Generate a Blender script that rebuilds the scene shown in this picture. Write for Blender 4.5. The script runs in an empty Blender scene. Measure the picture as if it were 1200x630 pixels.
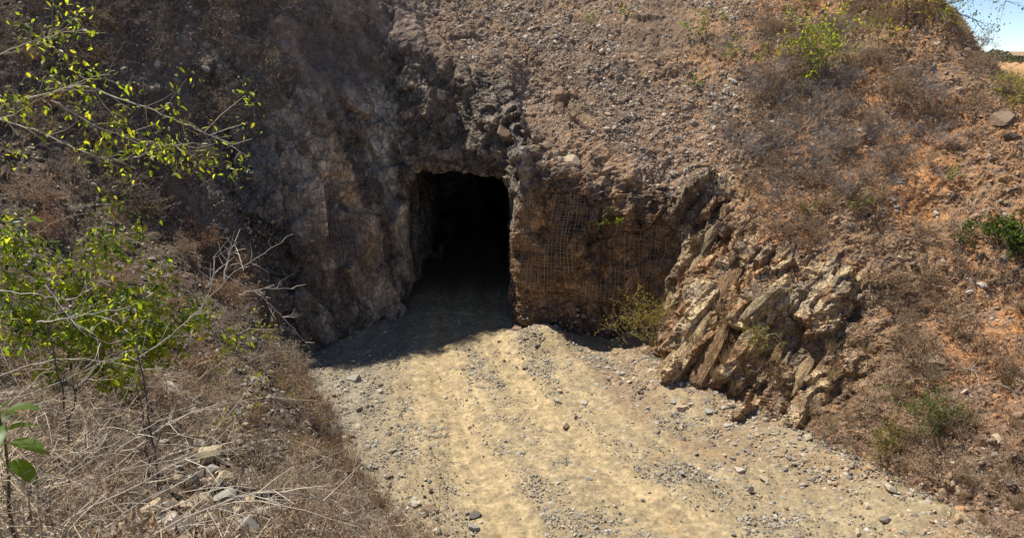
import bpy, math, random
import numpy as np
from mathutils import Vector, Matrix
from mathutils.bvhtree import BVHTree

random.seed(7)
RNG = np.random.default_rng(11)
R = math.radians
SC = bpy.context.scene
COL = SC.collection

# ---------------------------------------------------------------- camera, sky, sun, exposure
PITCH = R(16.4)
CAM_Z = 9.0
FPX = 867.0                      # focal length in photo pixels (photo 1200 wide)
cam_d = bpy.data.cameras.new('camera')
cam_d.sensor_width = 36.0
cam_d.lens = FPX / 1200.0 * 36.0
cam_d.clip_start = 0.05
cam_d.clip_end = 8000
cam = bpy.data.objects.new('camera', cam_d)
COL.objects.link(cam)
cam.location = (0, 0, CAM_Z)
cam.rotation_euler = (R(90) - PITCH, 0, 0)
SC.camera = cam

SUN = Vector((-0.39, 0.23, 0.89)).normalized()      # towards the sun
sun_el = math.asin(SUN.z)
sun_az = math.atan2(SUN.x, SUN.y)
world = bpy.data.worlds.new("World")
SC.world = world
world.use_nodes = True
wn = world.node_tree.nodes
sky = wn.new('ShaderNodeTexSky')
sky.sky_type = 'NISHITA'
sky.sun_disc = False
sky.sun_elevation = sun_el
sky.sun_rotation = sun_az
sky.air_density = 0.6
sky.altitude = 2200
sky.dust_density = 0.0
sky.ozone_density = 1.0
world.node_tree.links.new(sky.outputs[0], wn['Background'].inputs[0])
wn['Background'].inputs[1].default_value = 0.125
sl = bpy.data.lights.new('sun', 'SUN')
sl.energy = 5.0
sl.angle = R(0.53)
sl.color = (1.0, 0.94, 0.84)
so = bpy.data.objects.new('sun', sl)
COL.objects.link(so)
so.rotation_euler = SUN.to_track_quat('Z', 'Y').to_euler()
SC.view_settings.view_transform = 'Standard'
SC.view_settings.look = 'None'
SC.view_settings.gamma = 1
SC.view_settings.use_curve_mapping = False
SC.view_settings.exposure = 0.34
try:
    SC.cycles.max_bounces = 5
    SC.cycles.diffuse_bounces = 3
    SC.cycles.transparent_max_bounces = 6
except Exception:
    pass

# ---------------------------------------------------------------- numpy noise
def hash3(ix, iy, iz, seed=0):
    h = (ix.astype(np.int64) * 374761393 + iy.astype(np.int64) * 668265263 + iz.astype(np.int64) * 2147483647 + seed * 974634777)
    h = h & 0xffffffff
    h = ((h ^ (h >> 13)) * 1274126177) & 0xffffffff
    h = ((h ^ (h >> 16)) * 2246822519) & 0xffffffff
    h = h ^ (h >> 15)
    return (h & 0xffffff).astype(np.float32) / float(0xffffff)

def vnoise(p, seed=0):
    """value noise, -1..1"""
    i = np.floor(p).astype(np.int64)
    f = (p - i).astype(np.float32)
    u = f * f * f * (f * (f * 6 - 15) + 10)
    out = 0
    for dx in (0, 1):
        wx = u[:, 0] if dx else 1 - u[:, 0]
        for dy in (0, 1):
            wy = u[:, 1] if dy else 1 - u[:, 1]
            for dz in (0, 1):
                wz = u[:, 2] if dz else 1 - u[:, 2]
                out = out + wx * wy * wz * hash3(i[:, 0] + dx, i[:, 1] + dy, i[:, 2] + dz, seed)
    return out * 2 - 1

def fbm(p, scale, octv=4, seed=0, gain=0.5):
    a, s, out, tot = 1.0, scale, 0, 0
    for k in range(octv):
        out = out + a * vnoise(p * s + 17.3 * k, seed + k)
        tot += a
        a *= gain
        s *= 2.03
    return out / tot

def facets(p, scale, seed=0, tilt=0.6):
    """voronoi cells, each a tilted plane: broken rock. returns height and edge distance"""
    q = p * scale
    i = np.floor(q).astype(np.int64)
    best = np.full(len(q), 9e9, np.float32)
    sec = np.full(len(q), 9e9, np.float32)
    hgt = np.zeros(len(q), np.float32)
    for dx in (-1, 0, 1):
        for dy in (-1, 0, 1):
            for dz in (-1, 0, 1):
                c = i + np.array([dx, dy, dz])
                r1 = hash3(c[:, 0], c[:, 1], c[:, 2], seed + 1)
                r2 = hash3(c[:, 0], c[:, 1], c[:, 2], seed + 2)
                r3 = hash3(c[:, 0], c[:, 1], c[:, 2], seed + 3)
                v = q - c - np.stack([r1, r2, r3], 1)
                d = (v * v).sum(1)
                h = (hash3(c[:, 0], c[:, 1], c[:, 2], seed + 4) * 2 - 1) + tilt * 2 * (
                    v[:, 0] * (r2 * 2 - 1) + v[:, 1] * (r3 * 2 - 1) + v[:, 2] * (r1 * 2 - 1))
                m = d < best
                sec = np.where(m, best, np.minimum(sec, d))
                hgt = np.where(m, h, hgt)
                best = np.where(m, d, best)
    return hgt, np.sqrt(sec) - np.sqrt(best)

def sst(x, a, b):
    t = np.clip((x - a) / (b - a), 0, 1)
    return t * t * (3 - 2 * t)

# ---------------------------------------------------------------- materials
def mat_new(name, rough=0.9, spec=0.25):
    m = bpy.data.materials.new(name)
    m.use_nodes = True
    b = m.node_tree.nodes['Principled BSDF']
    b.inputs['Roughness'].default_value = rough
    b.inputs['Specular IOR Level'].default_value = spec
    return m, m.node_tree, b

def mat_vcol(name, *a_, crack=0.0, **k_):
    m = mat_vcol0(name, *a_, **k_)
    if crack <= 0: return m
    nt = m.node_tree; n, l = nt.nodes, nt.links; b = n['Principled BSDF']
    tc = next(x for x in n if x.type == 'TEX_COORD')
    wz = n.new('ShaderNodeTexNoise'); wz.inputs['Scale'].default_value = 2.5; wz.inputs['Detail'].default_value = 5
    l.new(tc.outputs['Object'], wz.inputs['Vector'])
    wa = n.new('ShaderNodeVectorMath'); wa.operation = 'MULTIPLY_ADD'
    l.new(wz.outputs['Color'], wa.inputs[0]); wa.inputs[1].default_value = (.35, .35, .35); l.new(tc.outputs['Object'], wa.inputs[2])
    mp = n.new('ShaderNodeMapping'); mp.inputs['Scale'].default_value = (1, 1, .62); mp.inputs['Rotation'].default_value = (.3, .35, 0)
    l.new(wa.outputs[0], mp.inputs[0])
    src = b.inputs['Base Color'].links[0].from_socket
    prev = src; hs_ = []
    for sc_v, lo, hi in ((4.2, .72, 1.3), (13.0, .8, 1.22)):
        v = n.new('ShaderNodeTexVoronoi'); v.inputs['Scale'].default_value = sc_v; l.new(mp.outputs[0], v.inputs['Vector'])
        sx = n.new('ShaderNodeSeparateColor'); l.new(v.outputs['Color'], sx.inputs[0])
        mr = n.new('ShaderNodeMapRange'); mr.inputs['To Min'].default_value = 1 + (lo - 1) * crack; mr.inputs['To Max'].default_value = 1 + (hi - 1) * crack
        l.new(sx.outputs[0], mr.inputs['Value'])
        vm = n.new('ShaderNodeVectorMath'); vm.operation = 'SCALE'; l.new(prev, vm.inputs[0]); l.new(mr.outputs[0], vm.inputs['Scale']); prev = vm.outputs[0]
        e = n.new('ShaderNodeTexVoronoi'); e.feature = 'DISTANCE_TO_EDGE'; e.inputs['Scale'].default_value = sc_v; l.new(mp.outputs[0], e.inputs['Vector'])
        ad = n.new('ShaderNodeMath'); ad.operation = 'MULTIPLY_ADD'; l.new(sx.outputs[1], ad.inputs[0]); ad.inputs[1].default_value = .5
        mn = n.new('ShaderNodeMath'); mn.operation = 'MINIMUM'; l.new(e.outputs[0], mn.inputs[0]); mn.inputs[1].default_value = .08
        ms = n.new('ShaderNodeMath'); ms.operation = 'MULTIPLY'; l.new(mn.outputs[0], ms.inputs[0]); ms.inputs[1].default_value = 8.0
        l.new(ms.outputs[0], ad.inputs[2]); hs_.append((ad.outputs[0], .09 if sc_v < 6 else .035))
    l.new(prev, b.inputs['Base Color'])
    nrm = b.inputs['Normal'].links[0].from_socket
    for h_, d_ in hs_:
        bp = n.new('ShaderNodeBump'); bp.inputs['Strength'].default_value = .9 * crack; bp.inputs['Distance'].default_value = d_
        l.new(h_, bp.inputs['Height']); l.new(nrm, bp.inputs['Normal']); nrm = bp.outputs[0]
    l.new(nrm, b.inputs['Normal'])
    return m
def mat_vcol0(name, rough=0.92, spec=0.2, var=0.35, vscale=9.0, bump=0.5, bscale=30.0, bdist=0.02, translucent=0.0, tcol=None):
    """colour from the mesh's own 'Col' attribute, broken up by noise; noise bump"""
    m, nt, b = mat_new(name, rough, spec)
    n, l = nt.nodes, nt.links
    at = n.new('ShaderNodeAttribute'); at.attribute_name = 'Col'
    tc = n.new('ShaderNodeTexCoord')
    if var > 0:
        nz = n.new('ShaderNodeTexNoise')
        nz.inputs['Scale'].default_value = vscale
        nz.inputs['Detail'].default_value = 8
        nz.inputs['Roughness'].default_value = 0.68
        l.new(tc.outputs['Object'], nz.inputs['Vector'])
        mr = n.new('ShaderNodeMapRange')
        mr.inputs['From Min'].default_value = 0.3
        mr.inputs['From Max'].default_value = 0.7
        mr.inputs['To Min'].default_value = 1 - var
        mr.inputs['To Max'].default_value = 1 + var
        l.new(nz.outputs[0], mr.inputs['Value'])
        mx = n.new('ShaderNodeVectorMath'); mx.operation = 'SCALE'
        l.new(at.outputs['Color'], mx.inputs[0])
        l.new(mr.outputs[0], mx.inputs['Scale'])
        colout = mx.outputs[0]
    else:
        colout = at.outputs['Color']
    l.new(colout, b.inputs['Base Color'])
    if bump > 0:
        nb = n.new('ShaderNodeTexNoise')
        nb.inputs['Scale'].default_value = bscale
        nb.inputs['Detail'].default_value = 6
        nb.inputs['Roughness'].default_value = 0.65
        l.new(tc.outputs['Object'], nb.inputs['Vector'])
        bp = n.new('ShaderNodeBump')
        bp.inputs['Strength'].default_value = bump
        bp.inputs['Distance'].default_value = bdist
        l.new(nb.outputs[0], bp.inputs['Height'])
        l.new(bp.outputs[0], b.inputs['Normal'])
    if translucent > 0:
        tr = n.new('ShaderNodeBsdfTranslucent')
        vm = n.new('ShaderNodeVectorMath'); vm.operation = 'MULTIPLY'
        l.new(colout, vm.inputs[0])
        vm.inputs[1].default_value = tcol or (1.6, 1.6, 1.0)
        l.new(vm.outputs[0], tr.inputs['Color'])
        ms = n.new('ShaderNodeMixShader')
        ms.inputs[0].default_value = translucent
        l.new(b.outputs[0], ms.inputs[1])
        l.new(tr.outputs[0], ms.inputs[2])
        l.new(ms.outputs[0], n['Material Output'].inputs['Surface'])
    return m

M_ROCK = mat_vcol('fractured_rock', 0.88, 0.25, 0.42, 5.0, 0.9, 22.0, 0.035, crack=1.0)
M_SOIL = mat_vcol('slope_soil', 0.95, 0.12, 0.42, 6.0, 0.9, 26.0, 0.04)
M_ROAD = mat_vcol('road_dirt', 0.95, 0.12, 0.40, 12.0, 1.0, 38.0, 0.03)
M_STONE = mat_vcol('loose_stone', 0.85, 0.3, 0.28, 11.0, 0.6, 40.0, 0.01)
M_TWIG = mat_vcol('dry_twig', 0.8, 0.25, 0.0, 9.0, 0.0)
M_LITTER = mat_vcol('dry_leaf', 0.8, 0.25, 0.0, 9.0, 0.0, translucent=0.3, tcol=(1.3, 1.1, 0.8))
M_LEAF = mat_vcol('green_leaf', 0.42, 0.5, 0.0, 9.0, 0.0, translucent=0.62, tcol=(5.2, 4.4, 1.0))
M_WIRE = mat_vcol('wire_netting', 0.7, 0.4, 0.3, 3.0, 0.0)
M_BARK = mat_vcol('rough_bark', 0.9, 0.2, 0.35, 14.0, 0.8, 40.0, 0.01)

# ---------------------------------------------------------------- mesh building
def build(name, V, F, mat, col=None, parent=None, smooth=False, link=True):
    """V (n,3); F list of arrays of faces (k,3) / (k,4); col (n,3) linear or one tuple"""
    me = bpy.data.meshes.new(name)
    V = np.ascontiguousarray(V, np.float32)
    if not isinstance(F, (list, tuple)):
        F = [F]
    F = [np.asarray(f, np.int32) for f in F if len(f)]
    nl = sum(f.size for f in F)
    npoly = sum(len(f) for f in F)
    me.vertices.add(len(V))
    me.vertices.foreach_set('co', V.ravel())
    me.loops.add(nl)
    me.loops.foreach_set('vertex_index', np.concatenate([f.ravel() for f in F]))
    me.polygons.add(npoly)
    tot = np.concatenate([np.full(len(f), f.shape[1], np.int32) for f in F])
    st = np.concatenate([[0], np.cumsum(tot)[:-1]]).astype(np.int32)
    me.polygons.foreach_set('loop_start', st)
    try:
        me.polygons.foreach_set('loop_total', tot)
    except Exception:
        pass
    me.update(calc_edges=True)
    me.polygons.foreach_set('use_smooth', np.full(npoly, bool(smooth)))
    ca = me.color_attributes.new('Col', 'FLOAT_COLOR', 'POINT')
    c4 = np.ones((len(V), 4), np.float32)
    if col is None:
        col = (0.2, 0.18, 0.15)
    c4[:, :3] = np.clip(np.asarray(col, np.float32), 0.0, 0.95)
    ca.data.foreach_set('color', c4.ravel())
    me.materials.append(mat)
    o = bpy.data.objects.new(name, me)
    if link:
        COL.objects.link(o)
    if parent is not None:
        o.parent = parent
    return o

def tag(o, label=None, cat=None, group=None, kind=None):
    if label: o['label'] = label
    if cat: o['category'] = cat
    if group: o['group'] = group
    if kind: o['kind'] = kind
    return o

def empty(name, loc=(0, 0, 0), rz=0.0):
    o = bpy.data.objects.new(name, None)
    COL.objects.link(o)
    o.location = loc
    o.rotation_euler = (0, 0, rz)
    o.empty_display_size = 0.2
    return o

def copy_thing(root):
    c = root.copy(); COL.objects.link(c)
    for ch in list(root.children):
        k = ch.copy(); COL.objects.link(k); k.parent = c
        k.matrix_parent_inverse = ch.matrix_parent_inverse
    return c

class Acc:
    """collects tubes and leaf blades into one mesh"""
    def __init__(s):
        s.V, s.T, s.Q, s.C, s.n = [], [], [], [], 0
    def add(s, V, T=None, Q=None, col=(0.2, 0.2, 0.2)):
        V = np.asarray(V, np.float32)
        if T is not None and len(T): s.T.append(np.asarray(T) + s.n)
        if Q is not None and len(Q): s.Q.append(np.asarray(Q) + s.n)
        c = np.broadcast_to(np.asarray(col, np.float32), (len(V), 3))
        s.V.append(V); s.C.append(c); s.n += len(V)
    def tube(s, pts, r0, r1, sides=4, col=(0.2, 0.2, 0.2)):
        P = np.asarray(pts, np.float64)
        n = len(P)
        if n < 2: return
        D = np.gradient(P, axis=0)
        D /= np.linalg.norm(D, axis=1)[:, None] + 1e-9
        ref = np.array([0.31, 0.17, 0.93]) if abs(D[0] @ np.array([0.31, 0.17, 0.93])) < 0.9 else np.array([1.0, 0, 0])
        A = np.cross(D, ref); A /= np.linalg.norm(A, axis=1)[:, None] + 1e-9
        B = np.cross(D, A)
        rad = np.linspace(r0, r1, n)[:, None, None]
        ang = np.arange(sides) * 2 * math.pi / sides
        ring = P[:, None, :] + rad * (np.cos(ang)[None, :, None] * A[:, None, :] + np.sin(ang)[None, :, None] * B[:, None, :])
        V = ring.reshape(-1, 3)
        k = np.arange(n - 1)[:, None] * sides
        a = np.arange(sides)[None, :]; b = (a + 1) % sides
        Q = np.stack([k + a, k + b, k + sides + b, k + sides + a], -1).reshape(-1, 4)
        s.add(V, Q=Q, col=col)
    def blades(s, pos, dirs, ups, length, width, cols, shape='leaf'):
        """many leaves at once; arrays (n,3),(n,3),(n,3),(n,),(n,),(n,3)"""
        n = len(pos)
        if n == 0: return
        d = dirs / (np.linalg.norm(dirs, axis=1)[:, None] + 1e-9)
        u = ups - (ups * d).sum(1)[:, None] * d
        u /= np.linalg.norm(u, axis=1)[:, None] + 1e-9
        w = np.cross(d, u)
        L = np.asarray(length)[:, None]; W = np.asarray(width)[:, None]
        if shape == 'leaf':
            V = np.stack([pos, pos + d * L * .3 + w * W * .5 + u * W * .12, pos + d * L * .7 + w * W * .38 + u * W * .06,
                          pos + d * L - u * L * .12, pos + d * L * .7 - w * W * .38 + u * W * .06,
                          pos + d * L * .3 - w * W * .5 + u * W * .12, pos + d * L * .35, pos + d * L * .7 - u * L * .03], 1).reshape(-1, 3)
            k = np.arange(n)[:, None] * 8
            Q = np.concatenate([k + [6, 1, 2, 7], k + [6, 7, 4, 5]], 0)
            T = np.concatenate([k + [0, 1, 6], k + [0, 6, 5], k + [7, 2, 3], k + [7, 3, 4]], 0)
            s.add(V, T=T, Q=Q, col=np.repeat(cols, 8, 0))
        else:
            V = np.stack([pos - w * W * .5, pos + w * W * .5, pos + d * L * .55 + w * W * .4 + u * L * .06,
                          pos + d * L * .55 - w * W * .4 + u * L * .06, pos + d * L - u * L * .05], 1).reshape(-1, 3)
            k = np.arange(n)[:, None] * 5
            s.add(V, T=k + [3, 2, 4], Q=k + [0, 1, 2, 3], col=np.repeat(cols, 5, 0))
    def build(s, name, mat, parent=None, smooth=False):
        F = []
        if s.Q: F.append(np.concatenate(s.Q))
        if s.T: F.append(np.concatenate(s.T))
        return build(name, np.concatenate(s.V), F, mat, np.concatenate(s.C), parent, smooth)

# ---------------------------------------------------------------- camera maths, for placing by eye at a chosen distance
cp, sp = math.cos(PITCH), math.sin(PITCH)
def ray(px, py):
    X = (px - 600) / FPX; U = (315 - py) / FPX
    return Vector((X, cp + U * sp, -sp + U * cp))
def at(px, py, d):
    v = ray(px, py)
    return Vector((0, 0, CAM_Z)) + v * (d / v.y)
def unit(n):
    return n / (np.linalg.norm(n, axis=-1, keepdims=True) + 1e-9)

# ---------------------------------------------------------------- the cut: lofted terrain
# each section runs from under the road (or inside the tunnel) up the slope and away over the hill
SEC = [
 # name, tunnel?, foot and six points up the slope
 ('A', [(0.4, 8.0, 0), (0, 6.2, 2.4), (-.4, 4.2, 4.9), (-.7, 2.2, 6.7), (-1, 0, 7.3), (-1.5, -4, 7.5), (-2, -12, 7.6)]),
 ('B', [(-2.0, 12.3, 0), (-2.9, 11.3, 1.2), (-4.0, 9.6, 2.9), (-5, 7.6, 4.3), (-6.3, 4.6, 5.5), (-9, 0, 6.6), (-14, -8, 7.2)]),
 ('C', [(-3.7, 15.5, 0), (-4.8, 15, 1.3), (-6.3, 14.2, 2.8), (-8.2, 13, 4.1), (-11, 11.5, 5.4), (-15, 9, 6.9), (-24, 4, 9)]),
 ('D', [(-5.4, 18.6, 0), (-6.5, 18.4, 1.7), (-7.9, 18.0, 3.3), (-9.7, 17.3, 4.8), (-12, 16.5, 6.4), (-15, 15.8, 8.6), (-26, 14, 13)]),
 ('E', [(-6.1, 20.2, 0), (-7.6, 20.3, 1.6), (-9.0, 20.3, 3.6), (-10.6, 20.5, 5.4), (-12.2, 21.3, 7.7), (-14.5, 22.4, 10.8), (-26, 25, 15)]),
 ('F', [(-6.2, 21.2, 0), (-6.9, 21.4, 2.5), (-7.6, 21.7, 5.0), (-8.4, 22.3, 7.0), (-9.4, 23.4, 9.4), (-10.6, 24.6, 12.2), (-18, 33, 17)]),
 ('G', [(-5.6, 22.3, 0), (-6.0, 22.4, 2.5), (-6.3, 22.7, 5.0), (-6.7, 23.2, 7.0), (-7.2, 24.0, 9.3), (-7.8, 25.0, 11.8), (-9.5, 31, 17.5)]),
 ('H', [(-4.7, 23.7, 0), (-4.8, 23.6, 2.5), (-5.0, 23.8, 4.6), (-5.3, 24.2, 6.6), (-5.8, 25.0, 8.9), (-6.2, 26.2, 11.4), (-7.3, 31, 17.2)]),
 ('I', [(-3.9, 25.0, 0), (-4.2, 24.5, 2.4), (-4.35, 24.6, 4.4), (-4.6, 24.9, 6.3), (-4.9, 25.8, 8.5), (-5.2, 27.2, 11.0), (-6.0, 32, 15.8)]),
 ('J', [(-3.85, 25.1, 2.5), (-3.98, 24.9, 3.4), (-4.05, 24.9, 4.6), (-4.15, 25.15, 6.2), (-4.3, 26.1, 8.3), (-4.5, 27.6, 10.7), (-6, 36, 15.5)]),
 ('K', [(-3.7, 25.2, 4.65), (-3.75, 25.05, 5.0), (-3.7, 25.1, 5.3), (-3.6, 25.35, 6.7), (-3.6, 25.9, 8.6), (-3.7, 28.2, 10.5), (-4.6, 36, 15)]),
 ('L', [(-2.95, 25.2, 5.08), (-2.9, 25.05, 5.4), (-2.9, 25.1, 5.95), (-2.8, 25.45, 7.0), (-2.7, 26.1, 8.4), (-2.7, 28.8, 10.2), (-3, 36, 14.8)]),
 ('M', [(-1.6, 25.1, 5.0), (-1.6, 24.9, 5.4), (-1.6, 24.9, 6.05), (-1.5, 25.25, 7.0), (-1.3, 26.0, 8.2), (-1.2, 29, 10.0), (-1, 36, 14.3)]),
 ('N', [(-.35, 25.0, 5.0), (-.45, 24.6, 5.25), (-.4, 24.3, 5.8), (-.3, 24.6, 6.8), (-.1, 25.4, 7.9), (0, 28.8, 9.7), (.3, 36, 14)]),
 ('O', [(.0, 24.8, 4.2), (0, 24.0, 4.6), (.05, 23.6, 5.1), (.1, 23.6, 6.05), (.4, 25.2, 7.2), (.7, 28.4, 9.5), (1.2, 36, 13.8)]),
 ('Q', [(.05, 24.6, 1.9), (.02, 23.6, 2.8), (.05, 23.2, 4.4), (.15, 23.1, 5.75), (.8, 24.8, 7.0), (1.2, 28.2, 9.4), (2, 36, 13.6)]),
 ('R', [(0, 24.5, 0), (.05, 23.4, 1.8), (.15, 22.9, 3.8), (.4, 22.8, 5.5), (1.3, 24.4, 6.85), (1.8, 28, 9.3), (2.9, 36, 13.5)]),
 ('S', [(.6, 23.2, 0), (.6, 22.8, 1.8), (.7, 22.65, 3.8), (.95, 22.7, 5.4), (1.8, 24.2, 6.8), (2.5, 27.8, 9.25), (3.8, 36, 13.3)]),
 ('T', [(2.4, 22.6, 0), (2.4, 22.3, 1.8), (2.4, 22.1, 3.8), (2.5, 22.2, 5.2), (3.1, 23.8, 6.6), (3.8, 27.4, 9.2), (5.5, 36, 13.1)]),
 ('U', [(4.3, 22.2, 0), (4.4, 22.0, 1.8), (4.5, 21.9, 3.8), (4.6, 22.0, 5.0), (5, 23.2, 6.3), (5.5, 26.8, 9.0), (7, 35, 13)]),
 ('V', [(4.2, 20.2, 0), (4.7, 20.3, 1.5), (5.2, 20.5, 3.1), (5.6, 20.8, 4.5), (6.3, 22.3, 5.9), (7.5, 25.8, 8.8), (9, 34, 12.8)]),
 ('W', [(4.2, 18.5, 0), (4.9, 18.8, 1.4), (5.7, 19.1, 2.7), (6.5, 19.7, 3.9), (7.6, 21.6, 5.6), (9, 24.9, 8.6), (11.5, 33, 12.6)]),
 ('X', [(5.3, 17.3, 0), (6, 17.6, 1.3), (6.9, 18, 2.4), (7.9, 18.8, 3.6), (9.2, 20.8, 5.5), (11, 24.2, 8.6), (13.5, 32, 12.4)]),
 ('Y', [(6.6, 15.6, 0), (7.6, 16.1, .85), (8.9, 16.8, 2.0), (10, 17.7, 3.3), (11.4, 19.6, 5.4), (12.7, 22.4, 8.1), (13.2, 24.8, 10.2)]),
 ('YY', [(7.3, 14.3, 0), (8.4, 14.7, .8), (9.9, 15.5, 2.05), (11.1, 16.6, 3.4), (12.5, 18.7, 5.5), (14.0, 21.4, 7.7), (15.6, 24.2, 8.1)]),
 ('Z', [(7.8, 12.7, 0), (9.0, 13.2, .8), (10.8, 14.2, 2.1), (12.2, 15.5, 3.5), (13.8, 17.8, 5.5), (15.5, 20.6, 7.4), (18.5, 24, 7.7)]),
 ('AA', [(8.7, 10.2, 0), (10.0, 10.6, .8), (12, 11.6, 2.1), (13.6, 13, 3.6), (15.5, 15.5, 5.4), (17.6, 18.5, 7.0), (22, 22.5, 7.4)]),
 ('AB', [(10.0, 6, 0), (11.2, 6.2, 1), (12.8, 6.6, 2.2), (14.8, 7.5, 3.8), (17, 9, 5.6), (20, 11.5, 7.4), (26, 15, 8)]),
 ('AC', [(10.2, 0, 0), (11.4, 0, 1), (13, 0, 2.2), (15, 0, 3.8), (17.5, 0, 5.6), (21, 0, 7.2), (28, 0, 8)]),
]
NAMES = [s[0] for s in SEC]
IDX = {n: i for i, n in enumerate(NAMES)}
ctrl = []
for nm, pts in SEC:
    f = np.array(pts[0], float)
    i = IDX[nm]
    if IDX['I'] <= i <= IDX['R']:
        deep = f + np.array([-0.3, 17, -0.5 if f[2] < .1 else -0.2])
        cap = np.array([-2.1, 42.5, 2.0])
        pre = [cap, deep]
    else:
        up = np.array(pts[1], float) - f
        h = up.copy(); h[2] = 0; h /= np.linalg.norm(h)
        pre = [f - h * 1.2 + np.array([0, 0, -1.2]), f - h * .5 + np.array([0, 0, -.6])]
    l0, l1 = np.array(pts[-2], float), np.array(pts[-1], float)
    h = l1 - l0; h[2] = 0; h /= np.linalg.norm(h)
    right = i >= IDX['YY']
    far1 = l1 + h * 26; far1[2] = (6.6 if right else l1[2] + 1.5)
    far2 = l1 + h * 420; far2[2] = (6.0 if right else l1[2] + 2)
    ctrl.append(pre + [np.array(p, float) for p in pts] + [far1, far2])
ctrl = np.array(ctrl)                       # (S, 11, 3)
NS, NT = ctrl.shape[:2]

def hermite(p0, p1, m0, m1, u):
    u = u[..., None]
    return (2*u**3 - 3*u**2 + 1) * p0 + (u**3 - 2*u**2 + u) * m0 + (-2*u**3 + 3*u**2) * p1 + (u**3 - u**2) * m1

CELL = 0.062
sv = []
for i in range(NS - 1):
    L = np.linalg.norm(ctrl[i + 1, 2:7] - ctrl[i, 2:7], axis=1).mean()
    cell = (.04 if IDX['U'] <= i < IDX['X'] else CELL) if 1 <= i < IDX['AA'] else 0.35
    n = max(3, int(L / cell))
    sv.append(i + np.arange(n) / n)
sv = np.concatenate(sv + [[NS - 1.0]])
tcount = [8, 110, 30, 34, 34, 40, 56, 66, 14, 8]
tv = np.concatenate([k + np.arange(n) / n for k, n in enumerate(tcount)] + [[NT - 1.0]])

tan_s = np.zeros_like(ctrl)
tan_s[1:-1] = (ctrl[2:] - ctrl[:-2]) * 0.5 * 0.8
tan_s[0] = ctrl[1] - ctrl[0]; tan_s[-1] = ctrl[-1] - ctrl[-2]
def surf(s, t):
    """base loft at arrays s, t (same length)"""
    s = np.clip(np.asarray(s, float), 0, NS - 1.0001); t = np.clip(np.asarray(t, float), 0, NT - 1.0001)
    i = s.astype(int); u = s - i
    rows = hermite(ctrl[i], ctrl[i + 1], tan_s[i], tan_s[i + 1], np.repeat(u[:, None], NT, 1))    # (n, NT, 3)
    k = t.astype(int); w = t - k
    ar = np.arange(len(s))
    P1 = rows[ar, k]; P2 = rows[ar, k + 1]
    P0 = rows[ar, np.maximum(k - 1, 0)]; P3 = rows[ar, np.minimum(k + 2, NT - 1)]
    d01 = np.linalg.norm(P1 - P0, axis=1)[:, None] + 1e-6
    d12 = np.linalg.norm(P2 - P1, axis=1)[:, None] + 1e-6
    d23 = np.linalg.norm(P3 - P2, axis=1)[:, None] + 1e-6
    m1 = ((P1 - P0) / d01 * d12 + (P2 - P1) / d12 * d01) / (d01 + d12) * d12
    m2 = ((P2 - P1) / d12 * d23 + (P3 - P2) / d23 * d12) / (d12 + d23) * d12
    sharp1 = (k <= 2)[:, None]; sharp2 = (k + 1 <= 2)[:, None]
    m1 = np.where(sharp1, P2 - P1, m1); m2 = np.where(sharp2, P2 - P1, m2)
    return hermite(P1, P2, m1, m2, w)

GS, GT = np.meshgrid(sv, tv, indexing='ij')
nS, nT = GS.shape
base = surf(GS.ravel(), GT.ravel()).reshape(nS, nT, 3)

def grid_normals(G):
    du = np.gradient(G, axis=0); dv = np.gradient(G, axis=1)
    n = np.cross(dv, du)
    return unit(n)
N = grid_normals(base)
# orientation check: hillside normals must look up / out
mid = N[nS // 2, nT // 2]
if (N[:, nT // 2 + 20, 2]).mean() < 0: N = -N

P = base.reshape(-1, 3).astype(np.float32)
Nn = N.reshape(-1, 3)
s_, t_ = GS.ravel(), GT.ravel()
def sband(a, b, soft=0.5):
    return sst(s_, a - soft, a + soft) * (1 - sst(s_, b - soft, b + soft))
def tband(a, b, soft=0.3):
    return sst(t_, a - soft, a + soft) * (1 - sst(t_, b - soft, b + soft))
jit = fbm(P, 0.7, 3, 5)
tj = t_ + jit * 0.55
def tjb(a, b, soft=.25):
    return sst(tj, a - soft, a + soft) * (1 - sst(tj, b - soft, b + soft))

# where bare rock shows
rock = np.zeros(len(P), np.float32)
rock = np.maximum(rock, sband(4.6, 10, .35) * tjb(-5, 5.6, .5))               # wall left of the portal
rock = np.maximum(rock, sband(9, 14.2, .5) * (1 - sst(tj, 5.9, 6.4)) + 0 * s_)
rock = np.maximum(rock, sband(13.5, 16, .4) * (1 - sst(tj, 5.1, 5.7)))            # around the portal
rock = np.maximum(rock, sband(15, 19.6, .4) * (1 - sst(tj, 4.9, 5.5)))         # netted wall
outc = sband(19.3, 22.7, .3) * (1 - sst(tj + (s_ - 20) * .3, 5.5, 6.1))      # slabby outcrop
outc = np.maximum(outc, sband(22, 23.2, .4) * tjb(2.0, 4.1, .4) * .9)
rock = np.maximum(rock, outc)
tunnel_m = (t_ < 2.0) & (s_ >= 8) & (s_ <= 16)
rock[tunnel_m] = 1.0
rock[(t_ < 2.0)] = 1.0

# --- displacement
big = fbm(P, 0.33, 3, 21) * 0.28
medn = fbm(P, 1.3, 4, 31) * 0.13
fine = fbm(P, 6.0, 4, 41) * 0.035
h1, e1 = facets(P + fbm(P, 1.1, 2, 3)[:, None] * .25, 0.8, 50)
h2, e2 = facets(P + fbm(P, 2.1, 2, 4)[:, None] * .12, 2.3, 60)
h3, e3 = facets(P, 6.5, 70)
h6, e6 = facets(np.stack([P[:, 0] * .85, P[:, 1] * .85, P[:, 2] * .38 + P[:, 0] * .15], 1) + fbm(P, .6, 2, 12)[:, None] * .12, 1.0, 75, .7)
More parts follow.
